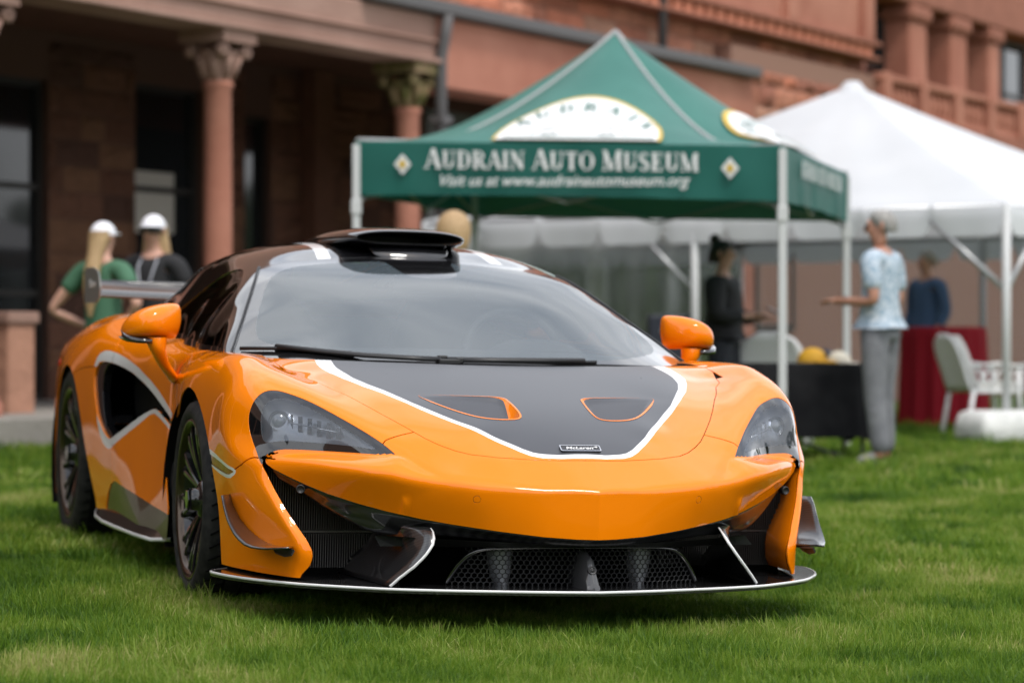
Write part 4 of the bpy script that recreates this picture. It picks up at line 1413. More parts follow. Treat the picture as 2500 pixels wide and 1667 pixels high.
# ------------------------------------------------------------------ roof scoop and rear wing
mb = MB()
def sec(y, w, z0, z1, e=.5, n=28):
    r_ = []
    zc, hz = (z0 + z1) / 2, (z1 - z0) / 2
    for k in range(n):
        t = 2 * math.pi * k / n
        c_, s_ = math.cos(t), math.sin(t)
        x = w * math.copysign(abs(c_) ** .55, c_)
        z = zc + hz * math.copysign(abs(s_) ** .8, s_)
        x *= 1 - .22 * max(0, s_) ** 1.5
        r_.append((x, y + (.05 * (x / w) ** 2 * .6 if y < .8 else 0), z))
    return r_
outer = [sec(.690, .198, 1.184, 1.229), sec(.695, .206, 1.179, 1.234), sec(.74, .222, 1.175, 1.240), sec(.85, .243, 1.165, 1.248), sec(1.05, .25, 1.16, 1.255), sec(1.35, .235, 1.15, 1.250), sec(1.7, .19, 1.12, 1.215), sec(2.05, .12, 1.06, 1.14)]
inner = [sec(.690, .196, 1.186, 1.227), sec(.70, .190, 1.188, 1.224), sec(.80, .17, 1.190, 1.222), sec(1.0, .12, 1.195, 1.22)]
mb.grid(outer, closed=True)
scoop = mb.build('roof_scoop', GLOSS, car, sub=1)
mb = MB()
mb.grid(inner[::-1], closed=True)
mb.F.append(tuple(range(28)))
mb.S.append(False)
mb.build('scoop_mouth', mat('scoop_inside', (.008, .008, .008), .5), scoop)
MB().grid([[(-.14, .70, 1.128), (-.15, .72, 1.165), (-.16, .80, 1.185)], [(0, .665, 1.130), (0, .69, 1.165), (0, .75, 1.186)], [(.14, .70, 1.128), (.15, .72, 1.165), (.16, .80, 1.185)]]).build('scoop_neck', GLOSS, scoop, solid=.01, sub=2)

WINGY = 3.08
mb = MB()
prof = [(0, 0), (.008, .012), (.04, .026), (.10, .036), (.18, .045), (.26, .058), (.285, .070), (.287, .066), (.26, .046), (.18, .026), (.10, .012), (.04, .000), (.008, -.006)]
for x0, x1 in ((-.735, .735),):
    rows = []
    for x in np.linspace(x0, x1, 9):
        rows.append([(x, WINGY - .10 + a, 1.003 + b - .012 * (1 - (x / .735) ** 2)) for a, b in prof])
    mb.grid(rows, closed=True)
rwing = mb.build('rear_wing', CARBON, car)
mb = MB()
rows = [[(x, WINGY + .18, 1.052), (x, WINGY + .190, 1.076), (x, WINGY + .194, 1.076), (x, WINGY + .19, 1.050)] for x in (-.73, .73)]
mb.grid(rows, closed=True)
mb.build('gurney_strip', CARBON, rwing)
for sgn in (1, -1):
    poly = [(2.93, 1.035), (2.955, 1.085), (3.0, 1.112), (3.12, 1.128), (3.30, 1.128), (3.33, 1.118), (3.33, .985), (3.30, .972), (3.02, .972), (2.95, .99)]
    ep = MB().prism(poly, 'x', .735 * sgn - .003, .735 * sgn + .003).build('wing_endplate', mat('endplate_grey', (.17, .175, .17), .35, coat=.3), rwing, bevel=.002)
    Mt = Matrix(((0, 0, sgn, .7385 * sgn), (sgn, 0, 0, 3.13), (0, 1, 0, 1.055), (0, 0, 0, 1)))
    text_mesh('endplate_lettering', 'McLaren', .05, WHITE, rwing, Mt, shear=.15)
    MB().prism([(3.0, .90), (3.08, .90), (3.14, 1.01), (3.04, 1.005)], 'x', .40 * sgn - .006, .40 * sgn + .006).build('wing_pylon', CARBON, rwing)

# tail panel and lamps (away from the photograph's side)
mb = MB()
mb.box((0, 3.24, .52), (1.62, .04, .5))
mb.build('tail_panel', PLAST, car)
for sgn in (1, -1):
    MB().tube([(.50 * sgn, 3.272, .80), (.70 * sgn, 3.262, .79), (.84 * sgn, 3.21, .75), (.868 * sgn, 3.12, .705)], .012, 8).build('tail_lamp', mat('red_lens', (.35, .005, .005), .15, coat=.8), car)

# side skirts
for sgn in (1, -1):
    ln = [(.885, .50, .150), (.93, .62, .139), (.94, .9, .136), (.945, 1.3, .136), (.945, 1.55, .137), (.935, 1.75, .142), (.915, 1.86, .152), (.89, 1.93, .165)]
    rows = []
    for x, y, z in ln:
        rows.append([(.86 * sgn, y, .205), ((x * .35 + .86 * .65) * sgn, y, .185), ((x - .012) * sgn, y, z + .012), ((x - .002) * sgn, y, z + .007), ((x - .002) * sgn, y, z - .006), (.84 * sgn, y, z - .012)])
    sk = MB().grid(rows).build('side_skirt', CARBON, car)
    rows = [[((x - .003) * sgn, y, z + .009), ((x + .001) * sgn, y, z + .007), ((x + .001) * sgn, y, z - .003), ((x - .003) * sgn, y, z - .004)] for x, y, z in ln]
    MB().grid(rows).build('skirt_edge', WHITE, sk)
# underbody
MB().box((0, 1.35, .17), (1.5, 3.5, .03)).build('underbody', DARK, car)

# ------------------------------------------------------------------ wheels
def make_wheel(R, W, rim, sgn_label=None):
    """Wheel about the local x axis, outer face towards +x."""
    hw = W / 2
    t_prof = [(rim + .002, hw - .016), (rim + .012, hw - .004), (rim + .030, hw), (R - .028, hw - .002), (R - .010, hw - .012), (R - .002, hw - .030), (R, hw * .45), (R, -hw * .45), (R - .002, -hw + .030), (R - .010, -hw + .012), (R - .03, -hw), (rim, -hw + .01)]
    w = bpy.data.objects.new('wheel', None)
    COL.objects.link(w)
    w.parent = car
    MB().lathe(t_prof, axis='x', n=72).build('tyre', RUBBER, w)
    g = MB()
    for k in range(44):
        a = 2 * math.pi * k / 44
        for s_ in (1, -1):
            P = []
            for u in np.linspace(0, 1, 4):
                ang = a + s_ * .0 + u * .10
                P.append((s_ * (hw - .022 - u * hw * .55), (R + .0004) * math.cos(ang), (R + .0004) * math.sin(ang)))
            g.tube(P, .0028, 4)
    for x in (-.03, .03):
        g.lathe([(R - .004, x - .004), (R + .0006, x - .0038), (R + .0006, x + .0038), (R - .004, x + .004)], axis='x', n=60)
    g.build('tread_groove', DARK, w)
    lip = [(rim + .006, hw - .012), (rim + .008, hw - .006), (rim - .002, hw - .006), (rim - .012, hw - .012), (rim - .016, hw - .03)]
    MB().lathe(lip, axis='x', n=72).build('rim_lip', RIMLIP, w)
    MB().lathe([(rim - .016, hw - .03), (rim - .03, hw - .06), (rim - .045, -hw + .03), (rim - .005, -hw + .01)], axis='x', n=64).build('rim_barrel', RIMM, w)
    sp = None
    for k in range(10):
        a = 2 * math.pi * k / 10 + .15
        mb = MB()
        for da in (-.13, .13):
            c0, c1 = (math.cos(a + da * .25), math.sin(a + da * .25)), (math.cos(a + da), math.sin(a + da))
            r0, r1 = .052, rim - .013
            rows = []
            for f in np.linspace(0, 1, 7):
                r_ = r0 + (r1 - r0) * f
                aa = a + da * (.25 + .75 * f)
                xx = hw - .020 - .028 * (1 - f) ** 1.5 * 1.2
                wd = .0075 + .002 * f
                tx, tz = -math.sin(aa), math.cos(aa)
                cy, cz = r_ * math.cos(aa), r_ * math.sin(aa)
                rows.append([(xx - .026, cy - tx * wd, cz - tz * wd), (xx - .004, cy - tx * wd, cz - tz * wd), (xx, cy - tx * wd * .5, cz - tz * wd * .5), (xx, cy + tx * wd * .5, cz + tz * wd * .5), (xx - .004, cy + tx * wd, cz + tz * wd), (xx - .026, cy + tx * wd, cz + tz * wd)])
            mb.grid(rows, closed=True, smooth=False)
        if sp is None:
            sp = mb
        mb.build('spoke', RIMM, w)
    hb = MB()
    hb.lathe([(.062, hw - .075), (.062, hw - .045), (.050, hw - .036), (.036, hw - .034), (.036, hw - .004)], axis='x', n=36)
    hb.build('hub', RIMM, w)
    nut = MB()
    hexp = [(.034 * math.cos(math.pi / 3 * k), .034 * math.sin(math.pi / 3 * k)) for k in range(6)]
    nut.prism(hexp, 'x', hw - .03, hw + .002)
    nut.build('centre_nut', GLOSS, w, bevel=.003)
    MB().lathe([(.07, hw - .125), (.175, hw - .125), (.175, hw - .10), (.07, hw - .10), (.07, hw - .125)], axis='x', n=48).build('brake_disc', STEEL, w)
    cb = MB()
    rows = [[(hw - .15, r_ * math.cos(t), r_ * math.sin(t)) for r_ in (.12, .19)] + [(hw - .07, r_ * math.cos(t), r_ * math.sin(t)) for r_ in (.19, .12)] for t in np.linspace(2.6, 3.7, 7)]
    cb.grid(rows, closed=True)
    cb.build('brake_caliper', CALIP, w)
    return w
def place_wheel(w, x_face, y, z, sgn, W, steer=0.0):
    w.location = ((x_face - W / 2) * sgn, y, z)
    w.rotation_euler = (0, 0, steer if sgn > 0 else math.pi + steer)
fw = make_wheel(.322, .235, .254)
rw = make_wheel(.352, .29, .267)
kids = {}
for c in bpy.data.objects:
    if c.parent is not None:
        kids.setdefault(c.parent, []).append(c)
fw2, rw2 = copy_tree(fw, kids, car), copy_tree(rw, kids, car)
place_wheel(fw, .918, .06, .315, -1, .235, R_(-1.5))
place_wheel(fw2, .918, .06, .315, 1, .235, R_(-1.5))
place_wheel(rw, .905, 2.655, .345, -1, .29)
place_wheel(rw2, .905, 2.655, .345, 1, .29)
# wheel wells
for sgn in (1, -1):
    for yc, rad, a0, a1 in ((.10, .50, -.5, 3.75), (2.62, .54, -.5, 3.7)):
        mb = MB()
        rows = []
        for t in np.linspace(a0, a1, 28):
            y, z = yc + rad * math.cos(t), .30 + rad * .74 * math.sin(t)
            rows.append([(.40 * sgn, y, z), (.895 * sgn, y, z)])
        mb.grid(rows)
        mb.add([(.42 * sgn, yc - .62, .10), (.42 * sgn, yc + .62, .10), (.42 * sgn, yc + .62, .74), (.42 * sgn, yc - .62, .74)], [(0, 1, 2, 3)])
        mb.build('wheel_well', DARK, car)
    # dark outlet panel behind the front wheel
    pts = [(.60, .553), (.648, .492), (.653, .438), (.62, .385), (.577, .336), (.52, .29), (.47, .25)]
    rows = [[(.872 * sgn, y + .03, z), (.868 * sgn, y - .05, z), (.80 * sgn, y - .16, z)] for y, z in pts]
    MB().grid(rows).build('wheel_outlet', PLAST, car)
# ================================================================== THE PLACE
def ground_z(x, y):
    """Lawn level: almost flat, tipping very slightly sideways where the car stands."""
    x, y = np.asarray(x, float), np.asarray(y, float)
    pl = .01063 - (.02144 * (x + .166) - .00078 * (y - 8.87))
    r = np.hypot((x + .2) / 3.2, (y - 9.5) / 5.0)
    w = np.clip(1.7 - r, 0, 1)
    w = w * w * (3 - 2 * w)
    und = .012 * np.sin(x * 1.3 + 1) * np.sin(y * .9) * (1 - w)
    return pl * w + und
def gz(x, y): return float(ground_z(x, y))

# lawn sheet out to the horizon
xs = np.unique(np.concatenate([np.linspace(-260, -12, 14), np.linspace(-12, 12, 73), np.linspace(12, 260, 14)]))
ys = np.unique(np.concatenate([np.linspace(-260, -2, 12), np.linspace(-2, 30, 97), np.linspace(30, 260, 14)]))
Xg, Yg = np.meshgrid(xs, ys, indexing='ij')
Vg = np.stack([Xg, Yg, ground_z(Xg, Yg)], -1).reshape(-1, 3)
nx_, ny_ = len(xs), len(ys)
ii, jj = np.meshgrid(np.arange(nx_ - 1), np.arange(ny_ - 1), indexing='ij')
a_ = (ii * ny_ + jj).ravel()
Fg = np.stack([a_, a_ + ny_, a_ + ny_ + 1, a_ + 1], 1)
SOIL = noise_tint(mat('lawn_soil', (.05, .08, .02), .95, spec=.1), 1.3, (.05, .085, .012), (.10, .145, .022), bump=.6, bscale=40, bdist=.03)
link('lawn', mesh_np('lawn', Vg, Fg), SOIL, kind='structure')

# grass blades
def grass_mat():
    m = bpy.data.materials.new('grass_blades')
    m.use_nodes = True
    t = m.node_tree
    b = t.nodes['Principled BSDF']
    b.inputs['Roughness'].default_value = .5
    b.inputs['Specular IOR Level'].default_value = .35
    geo = t.nodes.new('ShaderNodeNewGeometry')
    n = t.nodes.new('ShaderNodeTexNoise')
    n.inputs['Scale'].default_value = 1.5
    n.inputs['Detail'].default_value = 6
    n.inputs['Roughness'].default_value = .6
    at = t.nodes.new('ShaderNodeAttribute')
    at.attribute_name = 'tone'
    ob = t.nodes.new('ShaderNodeObjectInfo')
    add = t.nodes.new('ShaderNodeMath')
    add.operation = 'ADD'
    mul = t.nodes.new('ShaderNodeMath')
    mul.operation = 'MULTIPLY_ADD'
    mul.inputs[1].default_value = .45
    r = t.nodes.new('ShaderNodeValToRGB')
    e = r.color_ramp.elements
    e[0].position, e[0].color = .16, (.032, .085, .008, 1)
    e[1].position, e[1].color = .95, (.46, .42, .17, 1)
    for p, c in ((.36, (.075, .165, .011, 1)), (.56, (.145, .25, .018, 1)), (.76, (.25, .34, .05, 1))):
        q = e.new(p)
        q.color = c
    t.links.new(geo.outputs['Position'], n.inputs['Vector'])
    t.links.new(at.outputs['Fac'], mul.inputs[0])
    sb = t.nodes.new('ShaderNodeMath')
    sb.operation = 'MULTIPLY_ADD'
    sb.inputs[1].default_value = 2.0
    sb.inputs[2].default_value = -.74
    t.links.new(n.outputs['Fac'], sb.inputs[0])
    t.links.new(sb.outputs[0], mul.inputs[2])
    t.links.new(mul.outputs[0], r.inputs['Fac'])
    t.links.new(r.outputs['Color'], b.inputs['Base Color'])
    tl = t.nodes.new('ShaderNodeBsdfTranslucent')
    t.links.new(r.outputs['Color'], tl.inputs['Color'])
    mx = t.nodes.new('ShaderNodeMixShader')
    mx.inputs[0].default_value = .45
    out = t.nodes['Material Output']
    t.links.new(b.outputs[0], mx.inputs[1])
    t.links.new(tl.outputs[0], mx.inputs[2])
    t.links.new(mx.outputs[0], out.inputs['Surface'])
    return m
GRASS = grass_mat()

def tuft(name, n, rad, hmin, hmax, width, seed):
    r = np.random.default_rng(seed)
    V, F, tone = [], [], []
    for _ in range(n):
        a, d = r.uniform(0, 2 * math.pi), rad * math.sqrt(r.uniform())
        x, y = d * math.cos(a), d * math.sin(a)
        h = r.uniform(hmin, hmax)
        la = r.uniform(0, 2 * math.pi)
        lean = abs(r.normal(0, .45)) * h
        fa = r.uniform(0, math.pi)
        wx, wy = math.cos(fa) * width * r.uniform(.6, 1.2), math.sin(fa) * width * r.uniform(.6, 1.2)
        b = len(V)
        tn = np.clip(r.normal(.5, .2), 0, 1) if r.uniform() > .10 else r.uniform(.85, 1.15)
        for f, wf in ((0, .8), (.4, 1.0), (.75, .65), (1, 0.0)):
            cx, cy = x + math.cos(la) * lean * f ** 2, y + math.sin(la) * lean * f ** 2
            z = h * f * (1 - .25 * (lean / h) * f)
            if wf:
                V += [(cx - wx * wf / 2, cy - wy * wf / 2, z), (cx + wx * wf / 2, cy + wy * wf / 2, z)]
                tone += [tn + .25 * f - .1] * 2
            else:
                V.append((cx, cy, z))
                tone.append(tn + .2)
        F += [(b, b + 1, b + 3, b + 2), (b + 2, b + 3, b + 5, b + 4), (b + 4, b + 5, b + 6)]
    me = bpy.data.meshes.new(name)
    me.from_pydata(V, [], F)
    at = me.attributes.new('tone', 'FLOAT', 'POINT')
    at.data.foreach_set('value', np.array(tone, np.float32))
    me.polygons.foreach_set('use_smooth', np.ones(len(F), bool))
    me.materials.append(GRASS)
    return me

def scatter(name, meshes, P, rot, scl):
    """One mesh of points that carries tufts by geometry nodes."""
    src = bpy.data.collections.new(name + '_kinds')
    for i, me in enumerate(meshes):
        src.objects.link(bpy.data.objects.new('%s_%d' % (name, i), me))
    me = bpy.data.meshes.new(name)
    me.vertices.add(len(P))
    me.vertices.foreach_set('co', np.asarray(P, np.float32).ravel())
    for nm, v in (('rot', rot), ('scl', scl)):
        at = me.attributes.new(nm, 'FLOAT_VECTOR', 'POINT')
        at.data.foreach_set('vector', np.asarray(v, np.float32).ravel())
    at = me.attributes.new('kind_index', 'INT', 'POINT')
    at.data.foreach_set('value', rng.integers(0, len(meshes), len(P)).astype(np.int32))
    o = link(name, me, None, kind='stuff')
    me.materials.append(GRASS)
    g = bpy.data.node_groups.new(name, 'GeometryNodeTree')
    g.interface.new_socket('Geometry', in_out='INPUT', socket_type='NodeSocketGeometry')
    g.interface.new_socket('Geometry', in_out='OUTPUT', socket_type='NodeSocketGeometry')
    N = g.nodes
    gi, go = N.new('NodeGroupInput'), N.new('NodeGroupOutput')
    iop = N.new('GeometryNodeInstanceOnPoints')
    ci = N.new('GeometryNodeCollectionInfo')
    ci.inputs['Collection'].default_value = src
    ci.inputs['Separate Children'].default_value = True
    ci.inputs['Reset Children'].default_value = True
    iop.inputs['Pick Instance'].default_value = True
    def attr(nm, ty):
        a = N.new('GeometryNodeInputNamedAttribute')
        a.data_type = ty
        a.inputs['Name'].default_value = nm
        return a.outputs['Attribute']
    m2p = N.new('GeometryNodeMeshToPoints')
    g.links.new(gi.outputs[0], m2p.inputs['Mesh'])
    g.links.new(m2p.outputs[0], iop.inputs['Points'])
    g.links.new(ci.outputs[0], iop.inputs['Instance'])
    g.links.new(attr('kind_index', 'INT'), iop.inputs['Instance Index'])
    e2r = N.new('FunctionNodeEulerToRotation')
    g.links.new(attr('rot', 'FLOAT_VECTOR'), e2r.inputs[0])
    g.links.new(e2r.outputs[0], iop.inputs['Rotation'])
    g.links.new(attr('scl', 'FLOAT_VECTOR'), iop.inputs['Scale'])
    g.links.new(iop.outputs[0], go.inputs[0])
    md = o.modifiers.new('tufts', 'NODES')
    md.node_group = g
    return o

def patch(x, y):
    return .5 + .5 * np.sin(x * 2.1 + 1.7 * np.sin(y * 1.3)) * np.sin(y * 1.7 + 1.1 * np.sin(x * 2.3 + .4))
CARI = np.array(CAR_M.inverted())
def grass_field(name, meshes, y0, y1, dens, half, s0):
    P = []
    area_n = int(dens * (y1 - y0) * 2 * half(y1))
    y = rng.uniform(y0, y1, area_n)
    x = rng.uniform(-half(y1), half(y1), area_n)
    k = np.abs(x) < half(y)
    x, y = x[k], y[k]
    z = ground_z(x, y)
    # shorter under the car, trampled under its wheels
    W = np.stack([x, y, z, np.ones_like(x)], 1) @ CARI.T
    under = (np.abs(W[:, 0]) < .93) & (W[:, 1] > -1.2) & (W[:, 1] < 3.2)
    wheel = under & (np.abs(W[:, 0]) > .66) & ((np.abs(W[:, 1] - .06) < .16) | (np.abs(W[:, 1] - 2.65) < .17))
    k = ~wheel
    x, y, z, under = x[k], y[k], z[k], under[k]
    n = len(x)
    rot = np.stack([rng.normal(0, .16, n), rng.normal(0, .16, n), rng.uniform(0, 6.283, n)], 1)
    s = s0 * rng.uniform(.75, 1.2, n) * (.82 + .36 * patch(x, y))
    hs = s * np.where(under, .62, 1.0) * rng.uniform(.8, 1.15, n)
    return scatter(name, meshes, np.stack([x, y, z - .004], 1), rot, np.stack([s, s, hs], 1))
half = lambda y: .215 * y + .35
near = [tuft('tuft', 52, .050, .022, .062, .0024, 100 + i) for i in range(12)]
mid = [tuft('tuft_mid', 54, .08, .028, .068, .0042, 200 + i) for i in range(8)]
far = [tuft('tuft_far', 60, .17, .04, .08, .0100, 300 + i) for i in range(6)]
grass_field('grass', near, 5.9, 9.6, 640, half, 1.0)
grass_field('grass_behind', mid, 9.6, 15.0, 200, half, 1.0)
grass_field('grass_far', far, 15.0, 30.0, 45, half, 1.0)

# ------------------------------------------------------------------ the stone house
def stone(name, c0, c1, bump=.5, scale=1.2):
    return noise_tint(mat(name, c0, .85, spec=.25), scale, c0, c1, bump=bump, bscale=14, bdist=.02)
ST_BEAM = stone('brown_stone', (.30, .18, .14), (.38, .24, .19))
ST_RED = stone('red_stone', (.34, .135, .09), (.43, .19, .13))
ST_BLOCKS = [stone('block_stone_%d' % i, c, tuple(v * 1.25 for v in c), .8, 3) for i, c in enumerate(((.34, .135, .085), (.42, .18, .115), (.26, .105, .07), (.38, .20, .135), (.44, .16, .095)))]
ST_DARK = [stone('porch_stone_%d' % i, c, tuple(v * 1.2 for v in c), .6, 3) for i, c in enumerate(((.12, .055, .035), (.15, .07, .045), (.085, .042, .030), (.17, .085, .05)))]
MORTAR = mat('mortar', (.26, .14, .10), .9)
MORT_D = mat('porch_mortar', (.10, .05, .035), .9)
LEAD = mat('lead_grey', (.09, .085, .085), .6)
PANE = mat('window_pane', (.012, .014, .016), .06, coat=.4)
PALE = mat('cream_panel', (.50, .47, .42), .7)
FRAMEC = mat('dark_frame', (.018, .015, .013), .5)
MOSS = noise_tint(mat('mossy_stone', (.2, .15, .06), .9), 6, (.10, .10, .02), (.25, .17, .09), bump=.4)

house = empty('stone_mansion', 'brown sandstone mansion with a columned porch and balcony behind the tents', 'mansion')
HD, HN = Vector((.5, .866, 0)), Vector((.866, -.5, 0))        # along the front, and outwards
H0 = Vector((-2.65, 24.1, 0))
house.matrix_world = Matrix(((.5, -.866, 0, H0.x), (.866, .5, 0, H0.y), (0, 0, 1, 0), (0, 0, 0, 1)))
# house frame: x along the front (away to the right), y into the house, z up
def hbox(mb, x0, x1, y0, y1, z0, z1): return mb.box(((x0 + x1) / 2, (y0 + y1) / 2, (z0 + z1) / 2), (x1 - x0, y1 - y0, z1 - z0))
m = MB()
hbox(m, -40, 3.4, -.22, .30, 3.69, 4.14)
m.build('porch_beam', ST_BEAM, house, bevel=.03)
m = MB()
hbox(m, -40, 3.4, -.30, .2, 3.64, 3.69)
hbox(m, -40, 3.4, -.27, .2, 3.85, 3.88)
m.build('beam_moulding', ST_BEAM, house, bevel=.015)
m = MB()
hbox(m, 3.4, 11.0, -.20, .35, 3.42, 4.14)
m.build('lintel_wall', ST_RED, house, bevel=.02)
m = MB()
hbox(m, 2.0, 10.95, -.36, .1, 4.14, 4.27)
m.build('gutter', LEAD, house, bevel=.02)
m = MB()
m.tube([(3.42, -.34, 4.14), (3.42, -.30, 3.9), (3.42, -.26, 3.7), (3.42, -.26, 0)], .06, 10)
for z in (3.05, 2.2, 1.1):
    hbox(m, 3.33, 3.51, -.34, -.18, z, z + .07)
m.build('downpipe', LEAD, house)
m = MB()
m.tube([(-3.52, -.30, 4.1), (-3.52, -.36, 3.5), (-3.52, -.26, 3.2), (-3.52, -.26, 0)], .03, 10)
m.build('downpipe', LEAD, house)
# soffit and the shadowed porch
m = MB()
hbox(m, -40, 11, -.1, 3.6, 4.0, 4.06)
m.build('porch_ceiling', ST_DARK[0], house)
m = MB()
hbox(m, -40, 12, -.55, 3.8, -.1, .26)
m.build('porch_floor', stone('kerb_stone', (.22, .20, .18), (.30, .28, .25)), house, bevel=.02)
def column(x, mossy):
    mb = MB()
    prof = [(.22, .26), (.22, .36), (.19, .38), (.19, .42), (.155, .46), (.137, .52), (.132, 1.2), (.127, 2.2), (.120, 3.12), (.14, 3.15), (.14, 3.18), (.118, 3.20)]
    mb.lathe(prof, (x, 0, 0), n=28)
    c = mb.build('column', ST_RED, house)
    mb = MB()
    mb.lathe([(.118, 3.19), (.125, 3.25), (.155, 3.35), (.20, 3.46)], (x, 0, 0), n=24)
    for k in range(8):
        a = math.pi * 2 * k / 8 + .39
        mb.tube([(x + .128 * math.cos(a), .128 * math.sin(a), 3.22), (x + .17 * math.cos(a), .17 * math.sin(a), 3.33), (x + .20 * math.cos(a), .20 * math.sin(a), 3.41), (x + .18 * math.cos(a), .18 * math.sin(a), 3.37)], [.028, .032, .028, .016], 8)
    for sx in (-1, 1):
        for sy in (-1, 1):
            t = MB().lathe([(.02, -.04), (.065, -.04), (.065, .04), (.02, .04)], n=14)
            q = Matrix.Rotation(math.pi / 2, 3, 'X')
            mb.add([q @ Vector(v) + Vector((x + .17 * sx, .17 * sy, 3.46)) for v in t.V], t.F, True)
    hbox(mb, x - .25, x + .25, -.25, .25, 3.53, 3.64)
    mb.build('capital', MOSS if mossy else ST_BEAM, c)
for x, ms in tuple((-3.25 * k, False) for k in range(2, 10)) + ((-3.25, False), (0, False), (3.2, True), (6.4, False), (9.6, False)):
    column(x, ms)

def block_wall(x0, x1, y, z0, z1, bw, bh, mats, holes=(), depth=.10, limit=400, nm='stone'):
    """Courses of separate stones, joints recessed."""
    kinds = []
    for i in range(5):
        mb = MB()
        rr = random.Random(i + 5)
        n = 4
        g = [[(u / n - .5, -.5 * (1 - (.75 if (u in (0, n) or v in (0, n)) else rr.uniform(0, .35))) if False else -(.0 if (u in (0, n) or v in (0, n)) else rr.uniform(.25, 1)), v / n - .5) for u in range(n + 1)] for v in range(n + 1)]
        mb.grid(g, smooth=False)
        kinds.append(mb.mesh('stone'))
    cnt = 0
    z = z0
    row = 0
    while z < z1 - .05:
        h = bh * random.choice((.8, 1, 1, 1.3))
        h = min(h, z1 - z)
        x = x0 - random.uniform(0, bw)
        while x < x1:
            w = bw * random.uniform(.55, 1.5)
            a, b = max(x, x0), min(x + w, x1)
            ok = b - a > .08 and not any(a < q[1] and b > q[0] and z < q[3] - .03 and z + h > q[2] + .03 for q in holes)
            if ok and cnt < limit:
                k = random.randrange(5)
                me = kinds[k].copy() if False else kinds[k]
                o = bpy.data.objects.new(nm, me)
                COL.objects.link(o)
                o.parent = house
                if not me.materials:
                    me.materials.append(mats[0])
                o.location = ((a + b) / 2, y, z + h / 2)
                o.scale = (b - a - .016, depth * random.uniform(.5, 1.1), h - .016)
                o.material_slots[0].link = 'OBJECT'
                o.material_slots[0].material = random.choice(mats)
                cnt += 1
            x += w
        z += h
        row += 1
# back wall of the porch with its openings
openings = [(-.6, 1.6, .26, 3.5), (3.02, 4.2, .26, 3.6), (5.0, 5.5, .26, 3.4)]
YB = 3.3
segs = [(-40, -.6), (1.6, 3.02), (4.2, 5.0), (5.5, 12)]
m = MB()
for a, b in segs:
    hbox(m, a, b, YB, YB + .4, .2, 4.0)
for a, b, z0, z1 in openings:
    hbox(m, a, b, YB, YB + .4, z1, 4.0)
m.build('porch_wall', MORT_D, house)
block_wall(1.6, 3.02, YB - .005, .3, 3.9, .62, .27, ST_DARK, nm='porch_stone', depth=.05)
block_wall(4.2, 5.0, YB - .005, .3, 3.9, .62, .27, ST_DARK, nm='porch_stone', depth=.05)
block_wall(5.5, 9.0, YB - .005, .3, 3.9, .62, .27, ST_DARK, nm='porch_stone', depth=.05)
def window(x0, x1, y, z0, z1, pale_panel=None, bars=1, fm=FRAMEC):
    m = MB()
    t = .07
    hbox(m, x0, x0 + t, y - .05, y + .05, z0, z1)
    hbox(m, x1 - t, x1, y - .05, y + .05, z0, z1)
    hbox(m, x0 + t, x1 - t, y - .05, y + .05, z1 - t, z1)
    hbox(m, x0 + t, x1 - t, y - .05, y + .05, z0, z0 + t)
    for k in range(bars):
        zz = z0 + (z1 - z0) * (k + 1) / (bars + 1)
        hbox(m, x0 + t, x1 - t, y - .04, y + .04, zz - .03, zz + .03)
    w = m.build('window', fm, house)
    zs = [z0 + t] + [z0 + (z1 - z0) * (k + 1) / (bars + 1) for k in range(bars)] + [z1 - t]
    for a, b in zip(zs[:-1], zs[1:]):
        p = MB()
        hbox(p, x0 + t, x1 - t, y + .005, y + .02, a, b)
        p.build('pane', PANE, w)
    if pale_panel:
        p = MB()
        hbox(p, x0 + t + .01, x0 + t + (x1 - x0 - 2 * t) * pale_panel[2], y - .012, y + .002, pale_panel[0], pale_panel[1])
        p.build('pale_panel', PALE, w)  # flat pale panel just in front of the panes
    return w
window(3.02, 4.2, YB + .12, .26, 3.6, pale_panel=(2.02, 2.68, .72), bars=2)
window(5.0, 5.5, YB + .12, .26, 3.4, bars=1)
window(-.6, 1.6, YB + .12, .26, 3.5, bars=2)
m = MB()
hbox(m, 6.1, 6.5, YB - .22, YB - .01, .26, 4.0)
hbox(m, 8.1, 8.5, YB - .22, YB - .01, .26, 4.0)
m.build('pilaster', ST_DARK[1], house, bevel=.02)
# a paler glazed screen in the dark bay beside the second column
p = MB()
hbox(p, 5.5, 7.4, 1.2, 1.24, 1.6, 3.42)
p.build('porch_screen', mat('grey_screen', (.10, .105, .095), .5), house)

# upper wall of rough stones above the gutter
m = MB()
hbox(m, -40, 15.7, .35, .9, 4.06, 8.2)
hbox(m, 15.7, 27, .85, 1.3, 3.9, 8.2)
hbox(m, 15.7, 27, .10, .85, 0, 4.0)
hbox(m, 11.0, 15.7, .10, .35, 0, 4.6)
m.build('upper_wall', MORTAR, house)
block_wall(1.0, 16.0, .345, 4.34, 6.1, .62, .27, ST_BLOCKS, nm='wall_stone', limit=230)
block_wall(11.05, 16.0, .095, 2.6, 4.34, .62, .29, ST_BLOCKS, nm='wall_stone', limit=90, holes=[(11.6, 13.0, 1.0, 3.0)])
for (a, b, z0, z1, mm) in ((6.2, 15.75, 5.0, 5.07, ST_BLOCKS[2]), (6.2, 15.75, 4.80, 4.85, ST_BLOCKS[2])):
    m = MB()
    hbox(m, a, b, .0, .36, z0, z1)
    m.build('string_course', mm, house, bevel=.02)
m = MB()
for k in range(31):
    x = 6.3 + k * .3
    hbox(m, x, x + .19, .05, .36, 4.85, 5.0)
m.build('corbel_row', ST_BLOCKS[4], house, kind='stuff')
m = MB()
hbox(m, 6.0, 15.72, .12, .36, 5.07, 8.0)
m.build('smooth_wall', ST_RED, house)
